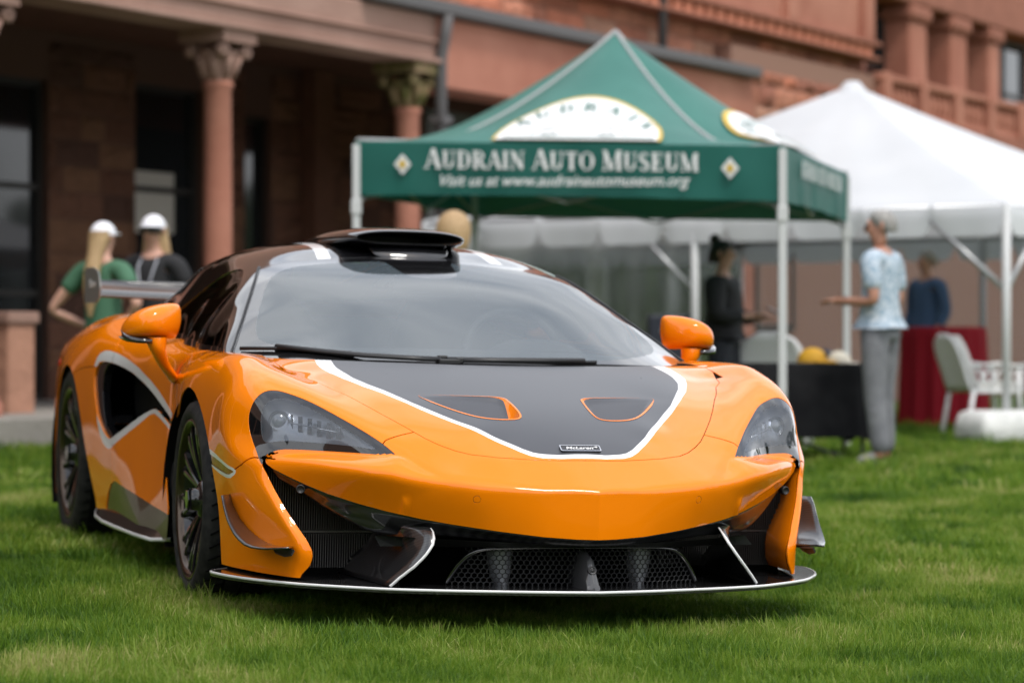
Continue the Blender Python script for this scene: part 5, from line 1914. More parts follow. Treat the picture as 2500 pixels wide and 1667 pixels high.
for x in (9.4, 12.6, 15.2):
    m = MB()
    hbox(m, x, x + .35, .02, .2, 5.07, 8.0)
    m.build('wall_pilaster', ST_RED, house, bevel=.02)
m = MB()
m.tube([(9.0, .06, 8.0), (9.0, .06, 4.28)], .06, 8)
m.build('downpipe', LEAD, house)
window(11.7, 12.9, .12, 1.0, 2.95, bars=1)
m = MB()
hbox(m, 10.9, 11.25, -.1, .36, 0, 4.14)
m.build('wall_pilaster', ST_RED, house, bevel=.02)
# recessed upper storey with tall windows behind a balustrade
m = MB()
hbox(m, 15.7, 27, -.05, .85, 3.86, 4.06)
m.build('balcony_floor', ST_BLOCKS[2], house, bevel=.03)
m = MB()
hbox(m, 15.7, 27, -.03, .15, 4.54, 4.64)
hbox(m, 15.7, 27, -.01, .13, 4.06, 4.14)
bal = m.build('balcony_rail', ST_RED, house, bevel=.02)
for k in range(8):
    x = 15.75 + k * 1.42
    m = MB()
    hbox(m, x, x + .26, -.06, .18, 4.06, 4.66)
    m.build('balcony_post', ST_RED, bal, bevel=.02)
    for j in range(5):
        xx = x + .38 + j * .21
        MB().lathe([(.05, 4.14), (.05, 4.18), (.03, 4.22), (.07, 4.33), (.045, 4.42), (.03, 4.48), (.05, 4.54)], (xx, .06, 0), n=10).build('baluster', ST_RED, bal)
PALEF = mat('pale_frame', (.22, .21, .19), .6)
for x0, x1 in ((16.5, 17.7), (18.4, 19.4), (20.1, 21.1), (22.9, 24.0)):
    window(x0, x1, .80, 4.06, 5.85, bars=1, fm=PALEF if x0 in (18.4, 20.1) else FRAMEC)
for x0, x1 in ((17.7, 18.4), (19.4, 20.1), (21.1, 21.6)):
    m = MB()
    hbox(m, x0, x1, .35, .85, 4.06, 5.62)
    m.build('pier', ST_RED, house, bevel=.04)
    m = MB()
    hbox(m, x0 - .08, x1 + .08, .28, .85, 5.62, 5.85)
    m.build('pier_capital', ST_BLOCKS[2], house, bevel=.06)
m = MB()
hbox(m, 15.7, 27, .30, .9, 5.85, 6.5)
m.build('lintel_band', ST_BLOCKS[2], house, bevel=.05)
block_wall(21.65, 27, .845, 4.06, 5.85, .6, .27, ST_BLOCKS, nm='wall_stone', limit=60, holes=[(22.9, 24.0, 4.0, 6.0)])
m = MB()
m.tube([(22.45, .70, 6.5), (22.45, .70, 4.06)], .07, 8)
m.build('downpipe', LEAD, house)

# stone pedestal and lamp post at the left edge, by the porch
def U(u, v, Y):
    """World point on the ray through a point of the 2352 x 1568 view at distance Y."""
    return ((u - 1176) / 6141 * Y, Y, EYE + (784 - v) / 6141 * Y)
px, py, _ = U(28, 0, 22.3)
ped = empty('stone_pedestal', 'brown stone pedestal at the left edge below the porch column', 'pedestal', (px - .05, py, 0), R_(-30))
MB().box((0, 0, .5), (.34, .34, 1.0)).build('block', ST_BLOCKS[3], ped, bevel=.02)
MB().box((0, 0, 1.05), (.40, .40, .10)).build('cap_stone', ST_BEAM, ped, bevel=.02)
cx, cy, _ = U(33, 985, 21.6)
MB().lathe([(.0001, 0), (.035, 0), (.045, .13), (.0001, .13)], n=14).build('paper_cup', mat('cup_white', (.8, .8, .78), .6), None, (cx, cy, gz(cx, cy)), label='white cup standing on the grass by the pedestal', category='cup')
# ================================================================== TENTS
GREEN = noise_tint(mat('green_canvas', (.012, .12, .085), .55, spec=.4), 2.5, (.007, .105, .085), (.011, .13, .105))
GREENSHEEN = noise_tint(mat('green_canvas_sheen', (.05, .19, .16), .5, spec=.5), 2.5, (.042, .18, .15), (.055, .21, .175))  # same canvas, paled to carry the sky sheen on the slopes
GREENIN = mat('green_canvas_backlit', (.10, .26, .22), .7)  # same cloth from inside, light through it put into the colour
WHITEC = noise_tint(mat('white_canvas', (.8, .8, .8), .5), 1.2, (.66, .68, .71), (.73, .745, .77))
POLE = mat('white_pole', (.55, .56, .56), .4)
ALU = mat('aluminium_pole', (.40, .41, .42), .35, metal=.6)
LETTER = mat('white_print', (.75, .76, .76), .6)
YELP = mat('yellow_print', (.62, .42, .06), .6)
GRNP = mat('green_print', (.02, .13, .10), .6)

def canvas_mat_translucent(m, w=.25, col=(.8, .8, .8)):
    t = m.node_tree
    b = t.nodes['Principled BSDF']
    tl = t.nodes.new('ShaderNodeBsdfTranslucent')
    tl.inputs['Color'].default_value = (*col, 1)
    mx = t.nodes.new('ShaderNodeMixShader')
    mx.inputs[0].default_value = w
    t.links.new(b.outputs[0], mx.inputs[1])
    t.links.new(tl.outputs[0], mx.inputs[2])
    t.links.new(mx.outputs[0], t.nodes['Material Output'].inputs['Surface'])
canvas_mat_translucent(WHITEC, .22, (.8, .81, .82))
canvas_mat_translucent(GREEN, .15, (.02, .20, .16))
canvas_mat_translucent(GREENSHEEN, .2, (.05, .25, .2))

tent = empty('canopy_tent', 'green pop-up canopy tent with white museum lettering and oval logo', 'tent', (0, 0, 0))
FR, FL, BR, BL = Vector((1.79, 17.7, 2.148)), Vector((-1.07, 18.4, 2.229)), Vector((2.59, 20.7, 2.15)), Vector((-.30, 21.4, 2.22))
PK = Vector((.755, 19.5, 3.105))
def hip(a, f):
    """Sagging ridge from a corner to the peak."""
    p = a.lerp(PK, f)
    p.z = a.z + (PK.z - a.z) * (.04 * f + .96 * max(0, (f - .28) / .72) ** 1.45)
    return p
def face_pt(a, b, f, g):
    """Canopy slope: nearly straight up its middle, sagging to the ridges at its sides."""
    p, q = hip(a, f), hip(b, f)
    r = p.lerp(q, g)
    e = a.lerp(b, g)
    zm = e.z + (PK.z - e.z) * (.90 * f + .10 * f * f)
    w = math.sin(math.pi * g) ** .9
    r.z = r.z * (1 - w) + zm * w
    return r
def face(a, b, n=22, k=24):
    rows = []
    for i in range(n + 1):
        f = i / n
        p, q = hip(a, f), hip(b, f)
        row = []
        for j in range(k + 1):
            g = j / k
            r = p.lerp(q, g)
            row.append(face_pt(a, b, f, g))
        rows.append(row)
    return rows
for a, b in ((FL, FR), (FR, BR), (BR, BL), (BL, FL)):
    MB().grid(face(a, b)).build('canopy_panel', GREENSHEEN, tent)
WHITESEAM = mat('grey_seam', (.35, .36, .36), .6)
for c in (FL, FR, BR, BL):
    MB().tube([hip(c, f) + Vector((0, 0, .01)) for f in np.linspace(0, 1, 20)], .016, 6).build('canopy_seam', WHITESEAM, tent)
def outward(a, b):
    d = (b - a).normalized()
    return Vector((d.y, -d.x, 0))
VH = .37
for a, b in ((FL, FR), (FR, BR), (BR, BL), (BL, FL)):
    o = outward(a, b)
    rows = []
    for j in range(41):
        g = j / 40
        p = a.lerp(b, g) + o * .012
        w = .012 * math.sin(g * 23 + a.x) + .008 * math.sin(g * 57)
        sag = .03 * math.sin(math.pi * g)
        rows.append([p, p + Vector((0, 0, -VH * .35)) + o * (w * .5), p + Vector((0, 0, -VH * .7 + sag * .3)) + o * w, p + Vector((0, 0, -VH + sag * .5)) + o * (w * .7)])
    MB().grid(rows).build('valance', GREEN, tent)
    p = MB()
    p.tube([a.lerp(b, g) + Vector((0, 0, -.05 + .0)) - o * .03 for g in (0, .25, .5, .75, 1)], .014, 6)
    for k in range(2):
        g0, g1 = k * .5, k * .5 + .5
        p.tube([a.lerp(b, g0) + Vector((0, 0, -.04)) - o * .04, a.lerp(b, g1) + Vector((0, 0, -.40)) - o * .04], .010, 6)
        p.tube([a.lerp(b, g0) + Vector((0, 0, -.40)) - o * .05, a.lerp(b, g1) + Vector((0, 0, -.04)) - o * .05], .010, 6)
    p.build('truss', ALU, tent)
for c in (FR, FL, BR, BL):
    cz = gz(c.x, c.y)
    p = MB().box((c.x, c.y, (c.z - .02 + cz) / 2), (.052, .052, c.z - .02 - cz))
    p.box((c.x, c.y, cz + .006), (.14, .14, .012))
    p.box((c.x, c.y, c.z - .45), (.07, .07, .10))
    p.build('tent_pole', POLE, tent, bevel=.004)
# inner face of the far valance: paler colour stands for light coming through the cloth
rows = []
for j in range(21):
    p = BL.lerp(BR, j / 20) - outward(BR, BL) * .006
    rows.append([p, p + Vector((0, 0, -VH))])
MB().grid(rows).build('valance_backlit', GREENIN, tent)

# serif capitals cut from thick and thin strokes (unit height)
def glyph(ch):
    T, t, S = .20, .065, .055        # thick, thin, serif
    def bar(x0, y0, x1, y1, w):
        d = Vector((x1 - x0, y1 - y0)).normalized()
        n = Vector((-d.y, d.x)) * w / 2
        return [(x0 + n.x, y0 + n.y), (x1 + n.x, y1 + n.y), (x1 - n.x, y1 - n.y), (x0 - n.x, y0 - n.y)]
    def rect(x0, y0, x1, y1): return [(x0, y0), (x1, y0), (x1, y1), (x0, y1)]
    def serif(x, y, w=.34): return rect(x - w / 2, y - (S if y > .5 else 0), x + w / 2, y + (0 if y > .5 else S))
    def arc(cx, cy, rx, ry, a0, a1, wt, wn, n=14):
        out = []
        for i in range(n):
            A, B_ = R_(a0 + (a1 - a0) * i / n), R_(a0 + (a1 - a0) * (i + 1) / n)
            wa, wb = wn + (wt - wn) * abs(math.cos(A)) ** 1.5, wn + (wt - wn) * abs(math.cos(B_)) ** 1.5
            out.append([((rx) * math.cos(A) + cx, ry * math.sin(A) + cy), (rx * math.cos(B_) + cx, ry * math.sin(B_) + cy), ((rx - wb) * math.cos(B_) + cx, (ry - wn) * math.sin(B_) + cy), ((rx - wa) * math.cos(A) + cx, (ry - wn) * math.sin(A) + cy)])
        return out
    if ch == 'A': return .86, [bar(.10, 0, .42, 1, t), bar(.76, 0, .44, 1, T), rect(.2, .28, .62, .28 + t), serif(.10, 0, .26), serif(.74, 0, .32)]
    if ch == 'U': return .86, [rect(.13, .3, .13 + T, 1), rect(.66, .3, .66 + t, 1), serif(.23, 1), serif(.69, 1, .26)] + arc(.43, .34, .30, .34, 180, 360, T, t)
    if ch == 'D': return .86, [rect(.14, 0, .14 + T, 1), rect(.04, 0, .45, t), rect(.04, 1 - t, .45, 1)] + arc(.40, .5, .43, .5, -90, 90, T, t)
    if ch == 'R': return .86, [rect(.14, 0, .14 + T, 1), rect(.04, 1 - t, .42, 1), rect(.3, .47, .42, .47 + t), bar(.46, .48, .74, .02, T * .9), serif(.24, 0), serif(.78, 0, .24)] + arc(.40, .735, .32, .265, -90, 90, T * .9, t)
    if ch == 'I': return .44, [rect(.12, 0, .12 + T, 1), serif(.22, 0), serif(.22, 1)]
    if ch == 'N': return .90, [rect(.14, 0, .14 + t, 1), bar(.19, .96, .70, .04, T), rect(.68, 0, .68 + t, 1), serif(.17, 0, .26), serif(.71, 1, .26), serif(.14, 1, .2)]
    if ch == 'T': return .80, [rect(.30, 0, .30 + T, 1), rect(.05, 1 - t, .75, 1), rect(.05, .72, .05 + t * .8, 1), rect(.75 - t * .8, .72, .75, 1), serif(.40, 0)]
    if ch == 'O': return .92, arc(.46, .5, .42, .5, 0, 360, T, t, 26)
    if ch == 'M': return 1.06, [rect(.13, 0, .13 + t, 1), bar(.18, .98, .50, .04, T * .9), bar(.52, .04, .82, .98, t), rect(.78, 0, .78 + T, 1), serif(.16, 0, .26), serif(.88, 0, .32), serif(.15, 1, .2), serif(.9, 1, .26)]
    if ch == 'S': return .66, arc(.33, .735, .26, .265, 20, 270, T * .8, t * 1.2) + arc(.33, .265, .28, .265, -160, 90, T * .9, t * 1.2) + [bar(.16, .62, .5, .40, T * .9)]
    if ch == 'E': return .74, [rect(.14, 0, .14 + T, 1), rect(.04, 0, .66, t), rect(.04, 1 - t, .64, 1), rect(.3, .47, .52, .47 + t), rect(.66 - t, 0, .66, .28), rect(.64 - t, .74, .64, 1), rect(.52 - t, .38, .52, .62)]
    return .34, []
def lettering(name, text, h, place, m, parent, gap=.06, squeeze=1.0, big=()):
    """place(u, v) -> point in space; u along the line from its middle, v up from its foot."""
    ws = []
    for i, c in enumerate(text):
        w, P = glyph(c)
        k = h * (1.10 if i in big else 1.0)
        ws.append((w * k * squeeze, P, k))
    tot = sum(w for w, _, _ in ws) + gap * h * (len(ws) - 1)
    u = -tot / 2
    for w, P, k in ws:
        mb = MB()
        for poly in P:
            V = [place(u + a * k * squeeze, b * k) for a, b in poly]
            mb.add(V, [tuple(range(len(V)))])
        if P:
            mb.build(name, m, parent, kind='stuff')if False else mb.build(name, m, parent)
        u += w + gap * h
o_f = outward(FL, FR)
dF = (FR - FL).normalized()
mF = FL.lerp(FR, .5)
LF = (FR - FL).length
def on_front(u, v, off=.034):
    g = .5 + u / LF
    w = .012 * math.sin(g * 23 + FL.x) + .008 * math.sin(g * 57)
    return mF + dF * u + Vector((0, 0, -VH + v)) + o_f * (off + w * .4)
lettering('canopy_letter', 'AUDRAIN AUTO MUSEUM', .122, lambda u, v: on_front(u - .03, v + .190), LETTER, tent, squeeze=1.0, gap=.015, big=(0, 8, 13))
def text_on(name, body, size, m, parent, origin, du, dv, shear=0.0, sx=1.0, wide=1.0):
    n_ = du.cross(dv)
    M = Matrix(((du.x * wide, dv.x, n_.x, origin.x), (du.y * wide, dv.y, n_.y, origin.y), (du.z * wide, dv.z, n_.z, origin.z), (0, 0, 0, 1)))
    return text_mesh(name, body, size, m, parent, M, shear=shear, sx=sx, bold=.001)
text_on('web_address', 'Visit us at www.audrainautomuseum.org', .105, LETTER, tent, on_front(-.02, .115, .045), dF, Vector((0, 0, 1)), shear=.35, wide=1.0)
def diamond(u):
    for r, m_, off in ((.072, LETTER, .040), (.036, YELP, .046)):
        MB().add([on_front(u + a * r, .215 + b * r, off) for a, b in ((-.85, 0), (0, -1), (.85, 0), (0, 1))], [(0, 1, 2, 3)]).build('diamond_emblem', m_, tent)
diamond(-1.13)
diamond(1.13)
o_r = outward(FR, BR)
dR_ = (BR - FR).normalized()
mR = FR.lerp(BR, .5)
lettering('canopy_letter', 'AUDRAIN AUTO MUSEUM', .12, lambda u, v: mR + dR_ * u + Vector((0, 0, -VH + .195 + v)) + o_r * .04, LETTER, tent, squeeze=1.05, gap=.03)
# oval logo low on the front and right slopes
def logo(a, b, sh=.07):
    n_ = (face_pt(a, b, .3, .6) - face_pt(a, b, .3, .4)).cross(face_pt(a, b, .4, .5) - face_pt(a, b, .2, .5)).normalized()
    if n_.z < 0:
        n_ = -n_
    L = (b - a).length
    def P(u, v, off):
        f = max(.004, v)
        return face_pt(a, b, f, .5 + (u + sh) / (L * (1 - f))) + n_ * off
    for k, (rx, ry, off, m_) in enumerate(((.585, .415, .022, YELP), (.560, .390, .028, LETTER))):
        mb = MB()
        rows = []
        for i in range(13):
            f = i / 12
            v = ry * math.sin(f * math.pi / 2)
            hw = rx * math.cos(f * math.pi / 2)
            rows.append([P(hw * g, v, off) for g in np.linspace(-1, 1, 21)])
        mb.grid(rows)
        mb.build('oval_logo', m_, tent)
    chars = 'AUDRAIN'
    for i, c in enumerate(chars):
        ang = R_(152 - i * (124 / 6))
        w, G_ = glyph(c)
        h = .125
        cu_, cv_ = .45 * math.cos(ang), .235 * math.sin(ang) + .03
        tang = Vector((math.sin(ang), -math.cos(ang) * .42)).normalized()
        nor = Vector((-tang.y, tang.x))
        mb = MB()
        for poly in G_:
            mb.add([P(cu_ + tang.x * (x - w / 2) * h + nor.x * y * h, cv_ + (tang.y * (x - w / 2) * h + nor.y * y * h) * .58, .036) for x, y in poly], [tuple(range(len(poly)))])
        mb.build('logo_letter', GRNP, tent)
    # thin line drawing of a car under the arched name
    mb = MB()
    line = [(-.33, .055), (-.30, .10), (-.18, .125), (-.08, .175), (.06, .175), (.14, .135), (.28, .11), (.33, .06)]
    pts = [P(x, v, .036) for x, v in line]
    mb.tube(pts, .005, 4)
    for cx in (-.20, .20):
        mb.tube([P(cx + .05 * math.cos(t), .055 + .022 * math.sin(t), .036) for t in np.linspace(0, 2 * math.pi, 13)], .004, 4)
    mb.build('logo_drawing', mat('grey_print', (.45, .47, .46), .6) if 'grey_print' not in bpy.data.materials else bpy.data.materials['grey_print'], tent)
    mb = MB()
    for i in range(26):
        x = -.50 + i * .04
        mb.add([P(x + a, .012 + b, .036) for a, b in ((0, 0), (.022, 0), (.022, .018), (0, .018))], [(0, 1, 2, 3)])
    mb.build('logo_small_print', GRNP, tent, kind='stuff')
logo(FL, FR)
logo(FR, BR, -.42)

# white marquee behind
mq = empty('marquee_tent', 'large white peaked marquee tent with scalloped valance', 'tent')
C0 = Vector((4.16, 22.5, 0))
Ld, Rd = Vector((-.82, .572, 0)), Vector((.572, .82, 0))
SZ = 6.1
EZ, PZ = 2.02, 3.36
cc = [C0, C0 + Rd * SZ, C0 + Rd * SZ + Ld * SZ, C0 + Ld * SZ]
ctr = C0 + (Ld + Rd) * SZ / 2
for i in range(4):
    a, b = cc[i], cc[(i + 1) % 4]
    rows = []
    for j in range(15):
        f = j / 14
        row = []
        for k in range(25):
            g = k / 24
            p = a.lerp(b, g).lerp(ctr, f * .965)
            z = EZ + (PZ - EZ) * (.80 * f + .20 * f * f)
            z -= .07 * math.sin(math.pi * g) * (1 - f) * math.sin(math.pi * min(1, f * 1.6 + .1))
            z += .012 * math.sin(g * 31 + i) * (1 - f)
            row.append((p.x, p.y, z))
        rows.append(row)
    MB().grid(rows).build('roof_panel', WHITEC, mq)
    o = outward(a, b)
    if o.dot(a.lerp(b, .5) - ctr) < 0:
        o = -o
    rows = []
    ns = 9
    for k in range(ns * 12 + 1):
        g = k / (ns * 12)
        ph = (g * ns) % 1.0
        drop = .285 - .15 * max(0, 1 - abs(ph - 0) / .10) - .15 * max(0, 1 - abs(1 - ph) / .10)
        p = a.lerp(b, g)
        w = .012 * math.sin(g * 40 + i * 2) + .006 * math.sin(g * 97)
        rows.append([(p.x + o.x * q, p.y + o.y * q, EZ + .01 - drop * s_) for s_, q in ((0, .0), (.15, .03), (.5, .035 + w * .4), (1, .03 + w))])
    MB().grid(rows).build('valance', WHITEC, mq)
MB().lathe([(.0001, .10), (.07, .09), (.16, -.02), (.22, -.10)], (ctr.x, ctr.y, PZ), n=20).build('peak_cap', WHITEC, mq)
legs = [C0, C0 + Rd * SZ, C0 + Rd * SZ + Ld * SZ, C0 + Ld * SZ, C0 + Ld * SZ / 2, C0 + Rd * SZ / 2, C0 + Rd * SZ + Ld * SZ / 2]
for p in legs:
    MB().tube([(p.x, p.y, gz(p.x, p.y)), (p.x, p.y, EZ)], .036, 10).build('tent_leg', POLE, mq)
m = MB()
for d_ in (Ld, Rd):
    for q in (C0,):
        m.tube([q + Vector((0, 0, 1.28)), q + d_ * .78 + Vector((0, 0, 1.96))], .026, 8)
m.tube([C0 + Ld * SZ / 2 + Vector((0, 0, 1.3)), C0 + Ld * (SZ / 2 + .7) + Vector((0, 0, 1.95))], .024, 8)
m.build('leg_brace', ALU, mq)
m = MB()
for i in range(4):
    a, b = cc[i], cc[(i + 1) % 4]
    m.tube([(a.x, a.y, EZ - .03), (b.x, b.y, EZ - .03)], .03, 8)
    m.tube([(a.x, a.y, EZ - .10), (ctr.x, ctr.y, PZ - .30)], .028, 8)
m.build('eave_pipe', ALU, mq)
# clear vinyl side walls on the far sides, rippled
VINYL = thin_glass('clear_vinyl', tint=(.80, .83, .86), body=(.42, .45, .50), body_w=.22, rough=.12, ior=1.45)
t = VINYL.node_tree
nn_ = t.nodes.new('ShaderNodeTexNoise')
nn_.inputs['Scale'].default_value = 2.0
bb = t.nodes.new('ShaderNodeBump')
bb.inputs['Strength'].default_value = .5
bb.inputs['Distance'].default_value = .1
t.links.new(nn_.outputs['Fac'], bb.inputs['Height'])
for nd in t.nodes:
    if nd.bl_idname in ('ShaderNodeBsdfGlossy', 'ShaderNodeFresnel'):
        t.links.new(bb.outputs['Normal'], nd.inputs['Normal'])
for a, b in ((cc[3], cc[2]), (cc[2], cc[1])):
    rows = []
    for k in range(61):
        g = k / 60
        p = a.lerp(b, g)
        w = .012 * math.sin(g * 50) + .02 * math.sin(g * 23 + 1)
        rows.append([(p.x + w, p.y - .05 + w * .5, z) for z in (gz(p.x, p.y) + .02, .7, 1.4, 1.98)])
    MB().grid(rows).build('clear_wall', VINYL, mq)

# tent weight by the corner leg
wt = empty('tent_weight', 'white covered weight block at the foot of the marquee corner leg', 'weight', (C0.x + .02, C0.y - .05, gz(C0.x, C0.y)), R_(20))
rows = []
for z, s_ in ((0, .40), (.03, .43), (.16, .42), (.25, .39), (.275, .33)):
    rows.append([(s_ * math.copysign(abs(math.cos(t)) ** .35, math.cos(t)) * (1 + .02 * math.sin(5 * t)), .62 * s_ * math.copysign(abs(math.sin(t)) ** .35, math.sin(t)), z) for t in np.linspace(0, 2 * math.pi, 41)[:-1]])
mb = MB().grid(rows, closed=True)
mb.F.append(tuple(range(160, 200)))
mb.S.append(False)
mb.build('cover', noise_tint(mat('cover_white', (.7, .7, .68), .7), 5, (.55, .56, .54), (.75, .75, .73), bump=.5, bscale=12, bdist=.03), wt)

# ================================================================== TABLES, CHAIRS, MERCHANDISE
BLACKC = noise_tint(mat('black_cloth', (.010, .010, .012), .85, spec=.2), 6, (.008, .008, .010), (.016, .016, .018), bump=.3, bscale=9, bdist=.02)
REDC = mat('red_cloth', (.30, .008, .020), .75, spec=.25)
tx, ty, tz = 1.98, 18.75, .695
tg = gz(tx, ty)
tb = empty('folding_table', 'folding table under a black cloth below the green tent', 'table', (tx, ty, tg), R_(6))
MB().box((0, 0, tz - .02), (1.0, .70, .03)).build('tabletop', mat('table_grey', (.25, .25, .25), .5), tb)
for sx in (-1, 1):
    MB().tube([(sx * .42, -.30, .0), (sx * .42, -.24, .35), (sx * .40, -.22, tz - .03), (sx * .40, .22, tz - .03), (sx * .42, .24, .35), (sx * .42, .30, 0)], .014, 8).build('leg', mat('leg_grey', (.12, .12, .13), .4), tb)
MB().tube([(-.42, -.25, .30), (.30, -.22, .05)], .012, 6).build('leg_stay', bpy.data.materials['leg_grey'], tb)
def drape(w, d, top, bottom, folds, amp, r=.06):
    P = []
    n = 120
    rows = []
    for z, k in ((top, 0), (top - .01, .4), (top - .05, .7), ((top + bottom) / 2, 1.0), (bottom, 1.25)):
        row = []
        for i in range(n):
            t = 2 * math.pi * i / n
            c_, s_ = math.cos(t), math.sin(t)
            x, y = w / 2 * math.copysign(abs(c_) ** .22, c_), d / 2 * math.copysign(abs(s_) ** .22, s_)
            f = 1 + amp * k * math.sin(folds * t + math.sin(3 * t)) + .015 * k
            row.append((x * f, y * f, z + (0.0 if k < 1.2 else .03 * math.sin(4 * t + 1))))
        rows.append(row)
    mb = MB().grid(rows, closed=True)
    mb.F.append(tuple(range(n)))
    mb.S.append(False)
    return mb
drape(1.03, .74, tz + .004, .16, 22, .018).build('table_cloth', BLACKC, None, (tx, ty, tg), label='black cloth draped over the folding table', category='tablecloth').rotation_euler = (0, 0, R_(6))
def cap(name, label, m, x, y, z, rz, s=1.0, logo_m=None):
    c = empty(name, label, 'cap', (x, y, z), rz)
    rows = []
    for f in np.linspace(0, 1, 9):
        a = f * math.pi / 2
        rows.append([(.088 * math.cos(a) * math.cos(t) * s, .10 * math.cos(a) * math.sin(t) * s, .092 * math.sin(a) * s) for t in np.linspace(0, 2 * math.pi, 25)[:-1]])
    MB().grid(rows, closed=True).build('crown_panel', m, c)
    rows = []
    for g in np.linspace(-1, 1, 13):
        x0 = .082 * math.sin(g * 1.15)
        rows.append([(x0 * s, (-.097 * math.cos(g * 1.15)) * s, .012 * s), (x0 * 1.1 * s, (-.097 * math.cos(g * 1.15) - .040 * math.cos(g * 1.35)) * s, .010 * s), (x0 * 1.08 * s, (-.097 * math.cos(g * 1.15) - .075 * math.cos(g * 1.45)) * s, -.002 * s)])
    MB().grid(rows).build('peak', m, c, solid=.004)
    MB().lathe([(.0001, .097), (.010, .095), (.012, .090)], n=10).build('button', m, c)
    return c
YCAP, NCAP, CCAP = mat('yellow_cap', (.62, .33, .02), .7), mat('navy_cap', (.012, .016, .035), .7), mat('cream_cap', (.62, .58, .48), .7)
tz_ = tg + tz + .01
def on_table(u, Y): return (u - 1176) / 6141 * Y
c1 = cap('cap', 'yellow baseball cap lying on the black cloth', YCAP, on_table(1866, 18.55), 18.55, tz_, R_(60), 1.12)
MB().box((0, -.115, .055), (.06, .012, .03)).build('cap_badge', NCAP, c1, bevel=.003)
cap('cap', 'navy baseball cap between the yellow and cream caps', NCAP, on_table(1895, 18.72), 18.72, tz_, R_(150), 1.0)
cap('cap', 'cream baseball cap at the right end of the row of caps', CCAP, on_table(1925, 18.62), 18.62, tz_ - .01, R_(80), .95)

# cocktail table under a red cloth
rx_, ry_, _ = U(2168, 0, 26.2)
rg = gz(rx_, ry_)
rt = empty('cocktail_table', 'tall round table under a dark red floor-length cloth', 'table', (rx_, ry_, rg))
MB().lathe([(.0001, .99), (.385, .99), (.385, .965), (.0001, .965)], n=32).build('tabletop', mat('wood_top', (.2, .12, .07), .6), rt)
MB().tube([(0, 0, .02), (0, 0, .97)], .03, 8).lathe([(.0001, .05), (.25, .02), (.25, 0)], n=24).build('pedestal_leg', bpy.data.materials['leg_grey'], rt)
rows = []
for z, k, r_ in ((1.0, 0, .39), (.985, .1, .405), (.9, .5, .41), (.5, .9, .42), (.02, 1.2, .43)):
    rows.append([((r_ * (1 + .05 * k * math.sin(15 * t + .6 * math.sin(4 * t)))) * math.cos(t), (r_ * (1 + .05 * k * math.sin(15 * t + .6 * math.sin(4 * t)))) * math.sin(t), z) for t in np.linspace(0, 2 * math.pi, 181)[:-1]])
mb = MB().grid(rows, closed=True)
mb.F.append(tuple(range(180)))
mb.S.append(False)
mb.build('red_cloth', REDC, None, (rx_, ry_, rg), label='dark red cloth hanging to the grass from the tall round table', category='tablecloth')

# white garden chairs
CHW = mat('chair_white', (.80, .80, .80), .45)
CUSH = mat('cushion_white', (.82, .81, .78), .8)
def chair_obj(label, x, y, rz, cushion):
    c = empty('garden_chair', label, 'chair', (x, y, gz(x, y)), rz, 'white garden chairs under the tents')
    m = MB()
    for sx in (-1, 1):
        rows_ = [(.27 * sx, .20, 0), (.265 * sx, .16, .42)]
        m2 = MB().tube([(.27 * sx, -.24, 0), (.26 * sx, -.20, .42), (.26 * sx, -.20, .64)], .021, 8).build('leg', CHW, c)
        MB().tube([(.26 * sx, .30, 0), (.25 * sx, .22, .42)], .021, 8).build('leg', CHW, c)
        MB().grid([[(.26 * sx - .03, y_, z_), (.26 * sx + .03, y_, z_)] for y_, z_ in ((-.24, .63), (0, .66), (.22, .64))]).build('armrest', CHW, c, solid=.025)
        ml = MB()
        for k in range(3):
            y0_ = -.18 + k * .13
            ml.tube([(.26 * sx, y0_, .44), (.26 * sx, y0_ + .13, .64)], .010, 6)
            ml.tube([(.26 * sx, y0_ + .13, .44), (.26 * sx, y0_, .64)], .010, 6)
        ml.build('lattice', CHW, c)
    MB().grid([[(.26 * f, y_, .42 + .012 * math.cos(f * 2)) for f in np.linspace(-1, 1, 7)] for y_ in np.linspace(-.24, .22, 5)]).build('seat', CHW, c, solid=.03)
    bk = MB()
    rows = []
    for f in np.linspace(0, 1, 10):
        w = .25 * (1 if f < .62 else math.sqrt(max(0, 1 - ((f - .62) / .40) ** 2)))
        rows.append([(w * g, .22 + .17 * f + .02 * (g * g), .42 + .50 * f) for g in np.linspace(-1, 1, 9)])
    bk.grid(rows)
    bk.build('backrest', CHW, c, solid=.03)
    if cushion:
        rows = []
        for f in np.linspace(0, 1, 10):
            w = .20 * (1 if f < .62 else math.sqrt(max(.02, 1 - ((f - .62) / .42) ** 2)))
            rows.append([(w * g, .165 + .17 * f - .035 * math.sqrt(max(0, 1 - g * g)), .44 + .47 * f) for g in np.linspace(-1, 1, 11)])
        MB().grid(rows).build('back_cushion', CUSH, c, solid=.05, sub=1)
        MB().box((0, -.02, .465), (.46, .42, .07)).build('seat_cushion', CUSH, c, bevel=.03)
    return c
x_, y_, _ = U(2262, 0, 23.6)
chair_obj('white garden chair with a rounded back cushion beside the red table', x_, y_, R_(105), True)
x_, y_, _ = U(1778, 0, 20.6)
chair_obj('white round-backed chair behind the black table', x_, y_, R_(170), False)
x_, y_, _ = U(2420, 0, 24.4)
chair_obj('white garden chair with lattice arms cut by the right edge of the photo', x_, y_, R_(-70), False)
# dark equipment case under the marquee behind the mirror
x_, y_, _ = U(1540, 0, 24.5)
eb = empty('equipment_case', 'dark blue equipment case standing inside the white marquee', 'case', (x_, y_, gz(x_, y_)))
MB().box((0, 0, .56), (.42, .40, 1.08)).build('case_body', mat('case_navy', (.018, .022, .035), .5), eb, bevel=.02)
MB().box((0, -.21, .95), (.2, .02, .04)).build('handle', ALU, eb, bevel=.005)

